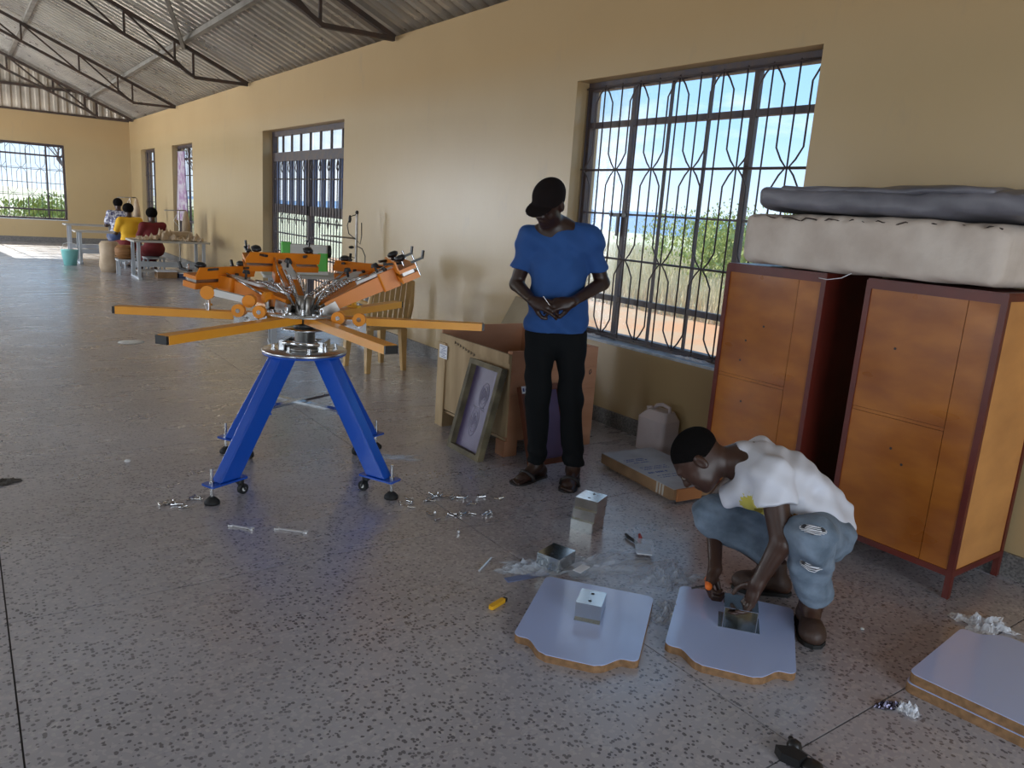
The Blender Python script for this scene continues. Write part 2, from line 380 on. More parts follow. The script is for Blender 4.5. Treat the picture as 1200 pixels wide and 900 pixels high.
# ============================================================ SETTING
# floor: a bed with cast terrazzo bays, 1.9 x 1.85 m, thin joints between
floor = struct('floor', MB().box((XL-.3, YB-.3, -.12), (XR+.3, YF+.3, -.006)), m_joint)
JX, JY = [.04+1.9*i for i in range(-3, 4)], [1.08+1.85*i for i in range(-3, 14)]
bay = None
xs = [XL]+[x for x in JX if XL+.2 < x < XR-.02]+[XR]; ys = [YB]+[y for y in JY if YB+.2 < y < YF-.2]+[YF]
for i in range(len(xs)-1):
    for j in range(len(ys)-1):
        MB().box((xs[i]+.0025, ys[j]+.0025, -.006), (xs[i+1]-.0025, ys[j+1]-.0025, 0)).build('floor_slab', m_floor, floor)

def wall_with_openings(name, length0, length1, h, ops, place, thick=.25):
    """place(u, d, z): u along the wall, d depth outward"""
    mb = MB()
    def blk(u0, u1, z0, z1):
        if u1-u0 < 1e-4 or z1-z0 < 1e-4: return
        vs = [place(u, d, z) for z in (z0, z1) for u, d in ((u0, 0), (u1, 0), (u1, thick), (u0, thick))]
        fs = [(3, 2, 1, 0), (4, 5, 6, 7), (0, 1, 5, 4), (1, 2, 6, 5), (2, 3, 7, 6), (3, 0, 4, 7)]
        mb.add(vs, fs, False)
    u = length0
    for a, b, z0, z1 in sorted(ops):
        blk(u, a, 0, h); blk(a, b, 0, z0); blk(a, b, z1, h); u = b
    blk(u, length1, 0, h)
    # outward normals
    o = struct(name, mb, m_wall)
    import bmesh
    bm = bmesh.new(); bm.from_mesh(o.data); bmesh.ops.recalc_face_normals(bm, faces=bm.faces); bm.to_mesh(o.data); bm.free()
    return o
WH = 3.255
R = lambda u, d, z: (XR+d, u, z)
F = lambda u, d, z: (u, YF+d, z)
Lf = lambda u, d, z: (XL-d, u, z)
Bk = lambda u, d, z: (u, YB-d, z)
WIN1 = (2.70, 4.78, .62, 2.52); DOOR1 = (9.17, 12.29, 0, 2.50); WIN2 = (16.7, 18.5, .55, 2.48); WIN3 = (20.3, 22.0, .55, 2.48)
FWIN = (.25, 2.36, .58, 2.48)
wall_with_openings('wall_right', YB-.25, YF+.25, WH, [WIN1, DOOR1, WIN2, WIN3], R)
wall_with_openings('wall_far', XL, XR, WH, [FWIN], F)
wall_with_openings('wall_left', YB-.25, YF+.25, WH, [(a, b, .6 if i < 5 else 0, 2.5) for i, (a, b) in enumerate(LEFT_OPEN)], Lf)
wall_with_openings('wall_rear', XL, XR, WH+2.2, [(-.9, 2.7, 0, 2.5)], Bk)
struct('baseboard_right', MB().box((XR-.016, YB, 0), (XR, DOOR1[0], .115)).box((XR-.016, DOOR1[1], 0), (XR, YF, .115)), m_skirt)
struct('baseboard_far', MB().box((XL, YF-.016, 0), (XR-.016, YF, .14)), m_skirt)

# ------------------------------------------------------------ windows
def plate(P, u0, u1, d0, d1, z0, z1):
    mb = MB(); vs = [P(u, d, z) for z in (z0, z1) for u, d in ((u0, d0), (u1, d0), (u1, d1), (u0, d1))]
    return mb.add(vs, [(3, 2, 1, 0), (4, 5, 6, 7), (0, 1, 5, 4), (1, 2, 6, 5), (2, 3, 7, 6), (3, 0, 4, 7)], False)
def window(name, P, op, ucuts, heavy, zcuts, zheavy, grille_pitch=None, a0=None, gnodes=None, sill=True, plain=False):
    u0, u1, z0, z1 = op
    w = struct(name); D0, D1 = .13, .17; ga, gz = gnodes[-1]-.015, gnodes[0]+.015
    for a, b, c, d in ((u0, u0+.05, z0, z1), (u1-.05, u1, z0, z1), (u0+.05, u1-.05, z0, z0+.05), (u0+.05, u1-.05, z1-.06, z1)):
        plate(P, a, b, D0-.01, D1+.01, c, d).build('window_frame', m_steel_dark, w)
    for i, u in enumerate(ucuts):
        t = .038 if i in heavy else .012
        plate(P, u-t/2, u+t/2, D0, D1 if i in heavy else D0+.025, z0+.05, z1-.06).build('mullion', m_steel_dark, w)
    for i, z in enumerate(zcuts):
        t = .042 if i in zheavy else .014
        plate(P, u0+.05, u1-.05, D0-.003, D1-.002 if i in zheavy else D0+.02, z-t/2, z+t/2).build('glazing_bar', m_steel_dark, w)
    us = [u0+.05]+list(ucuts)+[u1-.05]; zs = [z0+.05]+sorted(zcuts)+[z1-.06]
    for a, b in zip(us[:-1], us[1:]):
        for c, d in zip(zs[:-1], zs[1:]):
            plate(P, a, b, D0+.010, D0+.013, c, d).build('pane', m_glass, w)
    if grille_pitch:
        g0 = .095; r = .0058; p = grille_pitch
        def upr(path): return MB().tube([P(u, g0, z) for u, z in path], r, 6).build('grille_bar', m_grille, w)
        u = a0; k = 0
        while u < u1-.01:
            if u > u0+.01: upr([(u, ga), (u, gz)])
            v = u+p/4                 # wavy bar between this straight bar (kind k) and the next (kind 1-k)
            if u0 < v < u1 and not plain:
                path = []
                for i, z in enumerate(gnodes):
                    near = u if (i+k) % 2 == 0 else u+p/2
                    s = .010 if near == u else -.010
                    if i > 0: path += [(v, z+.115), (v+(near-v)*.45, z+.045)]
                    path.append((near+s, z))
                    if i < len(gnodes)-1: path += [(v+(near-v)*.45, z-.045), (v, z-.115)]
                path = [(min(max(a, u0+.008), u1-.008), b) for a, b in path]
                upr(path)
            u += p/2; k = 1-k
        for z in gnodes:
            MB().tube([P(u0+.02, g0-.008, z), P(u1-.02, g0-.008, z)], .005, 6).build('grille_rail', m_grille, w)
    if sill:
        plate(P, u0, u1, -.006, D0-.01, z0-.012, z0+.006).build('window_sill', m_sill, w)
    return w
NODES = (2.47, 1.88, 1.23, .66)
window('window_1', R, WIN1, [3.22, 3.57, 3.92, 4.28], (0, 3), [2.21, 1.88, 1.56, 1.23, .93], (0, 4), .37, 2.71, NODES)
# casement stay and handle seen on the big window
w1 = bpy.data.objects['window_1']
MB().box((XR+.10, 4.22, 1.54), (XR+.125, 4.40, 1.565)).box((XR+.10, 4.30, 1.40), (XR+.12, 4.32, 1.54)).build('casement_handle', m_black, w1)
NODF = (2.43, 1.86, 1.22, .6)
window('window_2', R, WIN2, [17.15, 17.6, 18.05], (1,), [2.2, 1.86, 1.54, 1.22, .9], (0, 4), .52, 16.80, NODF, plain=True)
window('window_3', R, WIN3, [20.72, 21.15, 21.57], (1,), [2.2, 1.86, 1.54, 1.22, .9], (0, 4), .52, 20.38, NODF, plain=True)
window('window_4', F, FWIN, [.65, 1.08, 1.51, 1.95], (0, 3), [2.19, 1.83, 1.5, 1.18, .83], (0, 4), .42, .34, NODF)
for n_ in ('window_2', 'window_3', 'window_4'): pass

# glazed grille door
d1 = struct('door_1'); a, b, _, ztop = DOOR1
for u0, u1, z0, z1 in ((a, a+.06, 0, ztop), (b-.06, b, 0, ztop), (a+.06, b-.06, 2.43, ztop), (a+.06, b-.06, 2.06, 2.19), (a+.06, b-.06, 1.30, 1.43), (a+.06, b-.06, .02, .14), ((a+b)/2-.05, (a+b)/2+.05, .02, 2.06)):
    plate(R, u0, u1, .15, .21, z0, z1).build('door_frame', m_steel_dark, d1)
for i in range(1, 8):
    u = a+.06+(b-a-.12)*i/8
    plate(R, u-.012, u+.012, .16, .19, 2.19, 2.43).build('transom_bar', m_steel_dark, d1)
m_slat = mat('blue_grey_door_slat', (.045, .07, .16), .5)
for i in range(10):
    u = a+.19+(b-a-.38)*i/9
    if abs(u-(a+b)/2) > .08: plate(R, u-.06, u+.06, .17, .185, 1.43, 2.06).build('door_slat', m_slat, d1)
for z in (1.80,): plate(R, a+.06, b-.06, .145, .16, z-.01, z+.01).build('door_rail', m_grille, d1)
for z in (1.22, 1.0, .72, .42): plate(R, a+.06, b-.06, .145, .16, z-.01, z+.01).build('door_rail', m_grille, d1)
for i in range(30):
    u = a+.12+(b-a-.24)*i/29
    MB().tube([R(u, .14, .14), R(u, .14, 2.06)], .007, 6).build('door_bar', m_grille, d1)
for i in range(10):
    u = a+.20+(b-a-.40)*i/9; mb = MB()
    for s in (-1, 1):
        mb.tube([R(u+s*.05*math.sin(t/7*math.pi)*(1 if t < 4 else .6), .135, 1.30-.022*t) for t in range(8)], .006, 5)
        mb.tube([R(u+s*.05*math.sin(t/7*math.pi)*(1 if t > 3 else .6), .135, 2.05-.022*t) for t in range(8)], .006, 5)
    mb.build('door_scroll', m_grille, d1)
for u0, u1 in ((a+.06, (a+b)/2-.05), ((a+b)/2+.05, b-.06)):
    for z0, z1 in ((.14, 1.30), (1.43, 2.06), (2.19, 2.43)): plate(R, u0, u1, .196, .199, z0, z1).build('pane', m_glass, d1)

# openings of the left wall and the rear doorway: frames only, out of view
for i, (p, q) in enumerate(LEFT_OPEN):
    w = struct('window_%d' % (5+i))  # unseen window of the left wall
    for u0, u1, z0, z1 in ((p, p+.05, .6, 2.5), (q-.05, q, .6, 2.5), (p, q, .6, .65), (p, q, 2.44, 2.5), ((p+q)/2-.02, (p+q)/2+.02, .6, 2.5)):
        plate(Lf, u0, u1, .02, .06, z0, z1).build('window_frame', m_steel_dark, w)
d2 = struct('unseen_door_2')
for u0, u1, z0, z1 in ((-.9, -.84, 0, 2.5), (2.64, 2.7, 0, 2.5), (-.84, 2.64, 2.44, 2.5)):
    plate(Bk, u0, u1, .02, .07, z0, z1).build('door_frame', m_steel_dark, d2)

# ------------------------------------------------------------ roof
ceil = struct('ceiling')
XC = -.4; ZE, ZR = 3.25, 5.10; SL = (ZR-ZE)/(XR-XC)
def topz(x): return ZR-SL*abs(x-XC)
# corrugated sheets: one metre covers, five ribs each
def sheet_mesh(side):
    x1 = XC+side*(XR-XC+.60); mb = MB(); prof = []
    y = 0.0
    while y < 1.0-1e-6:
        prof += [(y, 0), (y+.05, 0), (y+.09, .034), (y+.15, .034), (y+.19, 0)] if False else [(y, 0), (y+.075, 0), (y+.10, .045), (y+.17, .045)]
        y += .2
    prof.append((1.0, 0))
    n = len(prof); vs = []
    for x in (XC, x1):
        for yy, dz in prof: vs.append((x, yy, topz(x)+.075+dz))
    fs = [(i, i+1, n+i+1, n+i) for i in range(n-1)]
    return mb.add(vs, fs, False)
for side in (1, -1):
    base_o = None
    for k in range(29):
        y = YB-.7+k*1.0
        if y > YF: break
        T = Matrix.Translation((0, y, 0))
        if base_o is None: base_o = sheet_mesh(side).build('roof_sheet', m_roof, ceil, mw=T)
        else: clone(base_o, ceil, T)
MB().box((XC-.12, YB-.7, ZR+.095), (XC+.12, YF+.4, ZR+.115)).build('ridge_cap', m_roof, ceil)
for x in (2.93, 1.27, -.02):
    for s in (1, -1):
        xx = XC+s*(x-XC)
        MB().box((xx-.035, YB, topz(xx)+.0), (xx+.035, YF, topz(xx)+.07)).build('purlin', m_purlin, ceil)
for s in (1, -1):
    pass
TN = [3.87, 3.06, 2.13, 1.20, .42]
def botz(x): return topz(x)-.36
def truss(y, parent):
    t = bpy.data.objects.new('roof_truss', None); t.empty_display_size = .05; link(t, parent, Matrix.Translation((0, y, 0)))
    for s in (1, -1):
        g = lambda x: XC+s*(x-XC)
        p = lambda x, z: (g(x), 0, z)
        MB().bar(p(3.87, topz(3.87)-.03), p(XC, ZR-.03), .06, .05).build('top_chord', m_truss, t)
        MB().bar(p(3.87, ZE-.03), p(3.06, ZE-.04), .055, .045).build('bottom_chord', m_truss, t)
        MB().bar(p(3.08, ZE-.04), p(2.83, botz(2.83)), .055, .045).bar(p(2.83, botz(2.83)), p(XC, botz(XC)), .055, .045).build('bottom_chord', m_truss, t)
        nodes = [(3.06, ZE-.04), (2.13, botz(2.13)), (1.20, botz(1.20)), (.27, botz(.27))]
        for i, (x, z) in enumerate(nodes):
            MB().bar(p(x, z), p(x, topz(x)-.03), .03, .03).build('web_bar', m_truss, t)
            nx = nodes[i+1][0] if i < 3 else XC
            MB().bar(p(x, z), p(nx, topz(nx)-.04), .028, .028).build('web_bar', m_truss, t)
        MB().bar(p(2.80, topz(2.80)-.03), p(2.80, botz(2.80)), .03, .03).build('web_bar', m_truss, t)
    MB().bar((XC, 0, ZR-.03), (XC, 0, botz(XC)), .035, .035).build('web_bar', m_truss, t)
    return t
TY = [-2.1, 2.85, 7.84, 12.92, 17.92, 22.75]
t0 = truss(TY[0], ceil)
for y in TY[1:]: clone_tree(t0, ceil, Matrix.Translation((0, y, 0)))
clone_tree(t0, ceil, Matrix.Translation((0, 22.95, .02)))
# wind braces in the roof plane
for (xa, ya, xb, yb) in ((2.93, 12.92, 1.27, 7.9), (1.27, 17.9, 2.93, 12.95)):
    if ya > 17: continue
    MB().bar((xa, ya, topz(xa)-.07), (xb, yb, topz(xb)-.07), .05, .04).build('wind_brace', m_purlin, ceil)
# far gable clad with upright corrugated sheets
gb = struct('trim_1')
x = XL
while x < XR-.05:
    x1 = min(x+1.0, XR); mb = MB(); prof = []
    yy = x
    while yy < x1-1e-6:
        prof += [(yy, 0), (min(yy+.07, x1), 0), (min(yy+.10, x1), .03), (min(yy+.165, x1), .03)]; yy += .2
    prof.append((x1, 0)); n = len(prof)
    vs = [(a_, YF+.06-b_, WH-.06) for a_, b_ in prof]+[(a_, YF+.06-b_, topz(a_)+.08) for a_, b_ in prof]
    mb.add(vs, [(i, i+1, n+i+1, n+i) for i in range(n-1)], False).build('gable_sheet', m_gable, gb)
    x = x1
MB().box((XL, YF-.04, 3.80), (XR-.6, YF+.02, 3.86)).build('gable_rail', m_truss, gb)
MB().box((XL, YF-.02, WH-.03), (XR, YF+.03, WH+.02)).build('gable_rail', m_truss, gb)

# ============================================================ OUTSIDE
g = MB().box((-120, -60, -.55), (400, 300, -.35)); go = g.build('ground', m_soil); go['kind'] = 'structure'
m_scrub = mat('scrub_ground', (.62, .60, .40), .95, n_scale=.35, n_amt=.3, col2=(.44, .46, .26), world=True, bump=.6, b_scale=3)
ol = [(12.6+1.2*math.sin(i*1.3), -50+i*9.0) for i in range(9)]+[(9, 30), (0, 29), (-60, 30), (-60, 290), (390, 290), (390, -50)]
sg = MB().prism(ol[::-1], -.352, -.342).build('scrubland', m_scrub); sg['kind'] = 'structure'
def leafcloud(n, rx, ry, rz, size, seed, hole=0.0):
    r = np.random.default_rng(seed); mb = MB()
    P_ = r.normal(size=(n, 3)); P_ /= np.linalg.norm(P_, axis=1)[:, None]; P_ *= (r.random((n, 1))**.45)
    lump = 1+.22*np.sin(P_[:, :1]*7+seed)+.2*np.sin(P_[:, 1:2]*9+seed*2)
    P_ = P_*lump*np.array([rx, ry, rz])+[0, 0, rz]
    for p in P_:
        d = r.normal(size=3); d /= np.linalg.norm(d); e_ = np.cross(d, [0, 0, 1]); e_ /= (np.linalg.norm(e_)+1e-6); f_ = np.cross(d, e_)
        s = size*(.6+.8*r.random())
        mb.add([p-e_*s*.5, p-f_*s, p+e_*s*.5, p+f_*s], [(0, 1, 2, 3)], False)
    return mb
def branchy(h, seed, depth=4, r0=.09):
    r = random.Random(seed); mb = MB(True)
    def go_(p, d, l, rad, k):
        q = p+d*l; mid = p+d*l*.5+Vector((r.uniform(-1, 1), r.uniform(-1, 1), 0))*l*.06
        mb.tube([p, mid, q], [rad, rad*.85, rad*.7], 5)
        if k == 0: return
        for _ in range(3 if k > 1 else 2):
            nd = (d+Vector((r.uniform(-1, 1), r.uniform(-1, 1), r.uniform(-.25, .6)))*.75).normalized()
            go_(q if r.random() < .6 else p+d*l*r.uniform(.5, .95), nd, l*r.uniform(.6, .8), rad*.62, k-1)
    go_(Vector((0, 0, 0)), Vector((r.uniform(-.1, .1), r.uniform(-.1, .1), 1)).normalized(), h*.3, r0, depth)
    return mb
G0 = -.36
bushes = [  # x, y, size x, size z, label
    (15.5, 9.3, 2.3, 2.0, 'large yellow-green bush outside the big window, right of its middle'),
    (21.0, 16.5, 2.4, 1.9, 'low green bush outside the big window behind the cap'),
    (27.0, 17.5, 3.0, 2.2, 'far low bush outside the big window, left of the large bush'),
    (19.5, 7.2, 2.4, 2.6, 'tall pale bush outside, right edge of the big window view'),
    (29.0, 24.0, 4.0, 2.2, 'hazy scrub seen low through the left panes of the big window'),
    (3.4, 36.0, 3.0, 1.1, 'bright green bush outside the far end window'),
    (-2.5, 39.0, 2.4, .8, 'yellowish bush at the left of the far end window'),
    (8.5, 41.0, 2.2, .9, 'grey-green bush at the right of the far end window')]
for i, (x, y, sx, sz, lb) in enumerate(bushes):
    t = thing('bush', lb, 'bush', (x, y, G0))
    leafcloud(5200, sx, sx, sz*.62, .075, i+3).build('foliage', m_leaf, t, kind='stuff')
    branchy(sz*1.1, i+5, 3, .04).build('stem', m_bark, t)
for i, (x, y, h, lb) in enumerate([(-.4, 33, 6.5, 'bare leafless tree beyond the far end window, left one'), (3.6, 32, 6.0, 'bare leafless tree beyond the far end window, right one'),
                                 (9.5, 40, 5.5, 'bare thorn tree seen through the narrow far right window')]):
    t = thing('bare_tree', lb, 'tree', (x, y, G0)); branchy(h, 40+i, 6, .10).build('branches', m_bark, t)
# dry grass blades as one uncountable mass
mb = MB(); r_ = np.random.default_rng(3)
for _ in range(26000):
    dd = r_.uniform(0, 1); 
    if r_.random() < .75: x = 12+30*dd**1.2; y = x*r_.uniform(.45, 1.35)
    else: x = r_.uniform(-5, 9); y = r_.uniform(29, 42)
    h = r_.uniform(.25, .75); a_ = r_.uniform(0, 6.28); w = .018; l = r_.uniform(-.2, .2, 2)
    mb.add([(x-w*math.cos(a_), y-w*math.sin(a_), G0), (x+w*math.cos(a_), y+w*math.sin(a_), G0), (x+l[0], y+l[1], G0+h)], [(0, 1, 2)], False)
gr = mb.build('dry_grass', m_drygrass); gr['kind'] = 'stuff'; tag(gr, 'pale dry grass standing on the red soil outside the windows', 'grass')
# distant hills
def hills(name, x0, y0, x1, y1, h, seed, lb):
    mb = MB(True); n = 60; vs = []
    rr = random.Random(seed); ph = [rr.uniform(0, 6) for _ in range(5)]
    dx, dy = x1-x0, y1-y0; L_ = math.hypot(dx, dy); nx, ny = -dy/L_, dx/L_
    for i in range(n+1):
        t = i/n; z = h*(.55+.25*math.sin(5*t+ph[0])+.14*math.sin(13*t+ph[1])+.06*math.sin(31*t+ph[2]))
        for w, zz in ((-40, G0), (-12, z*.7), (0, z), (12, z*.7), (40, G0)): vs.append((x0+dx*t+nx*w, y0+dy*t+ny*w, zz))
    fs = [(i*5+k, (i+1)*5+k, (i+1)*5+k+1, i*5+k+1) for i in range(n) for k in range(4)]
    o = mb.add(vs, fs).build(name, m_hill); o['kind'] = 'structure'; return o
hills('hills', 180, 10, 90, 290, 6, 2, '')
# ============================================================ SCREEN PRINTING PRESS
PX, PY = 1.49, 3.985
press = thing('screen_printing_press', 'six-arm carousel screen printing press, amber arms and orange heads on blue legs', 'printing press', (PX, PY, 0))
A0 = math.radians(32)
def polar(r, a, z): return Vector((r*math.cos(a), r*math.sin(a), z))
feet = [(.93-PX, 3.74-PY), (1.76-PX, 3.43-PY), (1.21-PX, 4.52-PY), (2.06-PX, 4.25-PY)]
for fx, fy in feet:
    a = math.atan2(fy, fx); rf = math.hypot(fx, fy); d = Vector((math.cos(a), math.sin(a), 0)); t_ = Vector((-d.y, d.x, 0))
    leg = MB(); top = d*.135+Vector((0, 0, .70)); bot = d*(rf-.085)+Vector((0, 0, .105))
    # flattened box tube, ends cut level
    W2, H2 = .062, .034
    vs = []
    for p in (bot, top):
        for i, j in ((-1, -1), (1, -1), (1, 1), (-1, 1)): vs.append(p+d*(i*W2)+t_*(j*H2))
    leg.add(vs, [(3, 2, 1, 0), (4, 5, 6, 7), (0, 1, 5, 4), (1, 2, 6, 5), (2, 3, 7, 6), (3, 0, 4, 7)], False)
    lo = leg.build('leg', m_blue, press)
    bv = lo.modifiers.new('bevel', 'BEVEL'); bv.width = .006; bv.segments = 2
    fp = MB(); M_ = Matrix.Translation(d*(rf-.09)) @ Matrix.Rotation(a, 4, 'Z')
    fp.prism(rrect(-.10, -.045, .12, .045, .012), .095, .104, M_); fp.build('foot_plate', m_blue, lo)
    q = d*(rf)
    MB(True).cyl(q+Vector((0, 0, .03)), q+Vector((0, 0, .185)), .0075, n=10).cyl(q+Vector((0, 0, .104)), q+Vector((0, 0, .118)), .014, n=6).cyl(q+Vector((0, 0, .082)), q+Vector((0, 0, .094)), .014, n=6).build('levelling_bolt', m_chrome, lo)
    MB(True).lathe([(.036, 0), (.038, .008), (.036, .016), (.018, .034), (.010, .038)], (q.x, q.y, 0)).build('levelling_foot', m_rubber, lo)
    c = d*(rf-.17)
    mbc = MB(True).cyl(c+Vector((0, 0, .09)), c+Vector((0, 0, .066)), .022, n=14)
    mbc.bar(c+t_*.017+Vector((0, 0, .07)), c+t_*.017-d*.018+Vector((0, 0, .024)), .004, .02, up=t_).bar(c-t_*.017+Vector((0, 0, .07)), c-t_*.017-d*.018+Vector((0, 0, .024)), .004, .02, up=t_)
    mbc.build('caster_fork', m_black, lo)
    wc = c-d*.018+Vector((0, 0, .0275))
    MB(True).cyl(wc-t_*.011, wc+t_*.011, .0275, n=20).build('caster_wheel', m_rubber, lo)
    MB(True).cyl(wc-t_*.012, wc+t_*.012, .012, n=12).build('caster_hub', m_white, lo)
# cross braces between the legs: two crossing blue bars, their sky sheen put in as zinc colour
def legpt(i, z):
    fx, fy = feet[i]; a = math.atan2(fy, fx); rf = math.hypot(fx, fy)-.085; t = (z-.105)/(.595); r = rf+(.135-rf)*t-.05
    return polar(r, a, z)
MB().bar(legpt(0, .43), legpt(3, .43), .042, .014).build('cross_brace', m_zinc, press)  # both bars are blue, zinc colour stands in for sky sheen
MB().bar(legpt(1, .412), legpt(2, .412), .042, .014).build('cross_brace', m_zinc, press)
for i in range(4):
    p = legpt(i, .42); MB().box((p.x-.022, p.y-.022, .395), (p.x+.022, p.y+.022, .405)).build('brace_bracket', m_blue, press)
# base disc and column
MB(True).lathe([(.0, .700), (.222, .700), (.225, .704), (.225, .711), (.222, .714), (0, .714)], n=48).build('base_disc', m_zinc, press)
MB(True).lathe([(.0, .69), (.222, .69), (.222, .6995), (0, .6995)], n=48).build('disc_underside', m_blue, press)
MB(True).lathe([(.10, .714), (.10, .728), (.055, .730), (.052, .86), (.0, .86)], n=32).build('column', m_steel, press)
for i in range(8):
    a = A0+i*math.pi/4; p = polar(.165 if i % 2 else .135, a, 0)
    MB(True).cyl(p+Vector((0, 0, .714)), p+Vector((0, 0, .742)), .009, n=6).cyl(p+Vector((0, 0, .714)), p+Vector((0, 0, .717)), .014, n=12).build('disc_bolt', m_chrome, press)
# centre clamp block on the disc
for s in (-1, 1):
    a = math.radians(-36); d = polar(1, a, 0); e_ = polar(1, a+math.pi/2, 0)
    M_ = Matrix.Translation(d*s*.105) @ Matrix.Rotation(a, 4, 'Z')
    MB().prism(rrect(-.018, -.075, .018, .075, .006), .714, .768, M_).build('clamp_block', m_chrome, press)
    MB(True).tube([d*.10+e_*s*.07+Vector((0, 0, .752)), -d*.10+e_*s*.07+Vector((0, 0, .752))], .011, 10).build('clamp_rod', m_chrome, press)
# lower carousel plates
MB(True).lathe([(0, .822), (.125, .822), (.128, .826), (.125, .830), (0, .830)], n=6).build('lower_plate', m_zinc, press)
MB(True).lathe([(0, .832), (.06, .832), (.06, .858), (0, .858)], n=24).build('bearing', m_black, press)
MB(True).lathe([(0, .905), (.205, .905), (.208, .908), (.205, .912), (0, .912)], n=36).build('upper_plate', m_zinc, press)
MB(True).lathe([(0, .86), (.05, .86), (.05, .99), (.04, 1.0), (0, 1.0)], n=24).build('hub', m_steel, press)
# six platen arms
for k in range(6):
    a = A0+k*math.pi/3
    M_ = Matrix.Rotation(a, 4, 'Z')
    arm = MB().prism(rrect(.065, -.0335, .96, .0335, .003, 1), .862, .902, M_).build('platen_arm', m_amber, press)
    if True:
        MB().prism([(.958, -.032), (.972, -.032), (.972, .032), (.958, .032)], .8635, .9005, M_).build('end_cap', m_black, arm)
    for rr in (.12, .17):
        MB(True).cyl(M_ @ Vector((rr, 0, .902)), M_ @ Vector((rr, 0, .922)), .010, n=6).build('arm_bolt', m_chrome, arm)
# registration gates with pairs of rollers, on the arms under the heads
def gate(a, r, s=0, dz=0):
    M_ = Matrix.Rotation(a, 4, 'Z') @ Matrix.Translation((r, s, dz))
    gt = MB().add([M_ @ Vector(v) for v in [(-.006, -.088, .880), (-.006, .088, .880), (-.006, .088, .948), (-.006, .07, .965), (-.006, -.07, .965), (-.006, -.088, .948)]
                   + [(.006, -.088, .880), (.006, .088, .880), (.006, .088, .948), (.006, .07, .965), (.006, -.07, .965), (.006, -.088, .948)]],
                  [(0, 1, 2, 3, 4, 5), (11, 10, 9, 8, 7, 6)]+[(i, i+6, (i+1) % 6+6, (i+1) % 6) for i in range(6)], False)
    gt.cm = 0
    go_ = gt.build('registration_gate', m_zinc, press)
    for sgn in (-1, 1):
        MB(True).cyl(M_ @ Vector((.006, sgn*.055, .972)), M_ @ Vector((.034, sgn*.055, .972)), .034, n=20).build('gate_roller', m_orange_roll, go_)
        MB(True).cyl(M_ @ Vector((.034, sgn*.055, .972)), M_ @ Vector((.037, sgn*.055, .972)), .012, n=12).build('roller_pin', m_chrome, go_)
        MB(True).cyl(M_ @ Vector((.006, sgn*.03, .918)), M_ @ Vector((.020, sgn*.03, .918)), .022, n=16).cyl(M_ @ Vector((.020, sgn*.03, .918)), M_ @ Vector((.027, sgn*.03, .918)), .012, n=6).build('gate_bolt', m_chrome, go_)
gate(math.radians(-126), .13, .27, -.055); gate(math.radians(-126), .10, -.26, -.055); gate(math.radians(60), .20); gate(math.radians(116), .20)
# stop arms: small orange knuckles with pale links standing on arms
def stop(a, r, flip):
    M_ = Matrix.Rotation(a, 4, 'Z') @ Matrix.Translation((r, 0, 0))
    so = MB(True).cyl(M_ @ Vector((0, 0, .902)), M_ @ Vector((0, 0, .955)), .012, n=10).cyl(M_ @ Vector((0, 0, .925)), M_ @ Vector((0, 0, .937)), .022, n=6).build('stop_post', m_chrome, press)
    MB(True).cyl(M_ @ Vector((0, -.03, .995)), M_ @ Vector((0, .02, .995)), .036, n=18).box((0, 0, 0), (0, 0, 0)).build('stop_knuckle', m_orange_roll, so)
    MB().bar(M_ @ Vector((-.03, 0, .998)), M_ @ Vector((-.20*flip, 0, .965)), .035, .035).build('stop_link', m_white, so)
    MB(True).cyl(M_ @ Vector((-.21*flip, -.03, .96)), M_ @ Vector((-.21*flip, .02, .96)), .034, n=18).build('stop_knuckle', m_orange_roll, so)
stop(math.radians(152), .50, 1); stop(math.radians(-28), .52, -1) if False else None
def small_clamp(a, r):
    M_ = Matrix.Rotation(a, 4, 'Z') @ Matrix.Translation((r, 0, 0))
    MB().prism(rrect(-.018, -.04, .018, .04, .004), .903, .915, M_).prism(rrect(-.012, -.012, .012, .012, .003), .915, .985, M_).build('arm_clamp', m_yellow, press)
    MB(True).cyl(M_ @ Vector((0, 0, .985)), M_ @ Vector((0, 0, 1.03)), .007, n=8).cyl(M_ @ Vector((.02, 0, .86)), M_ @ Vector((.02, 0, .93)), .012, n=8).build('clamp_screw', m_chrome, press)
small_clamp(math.radians(32), .46)
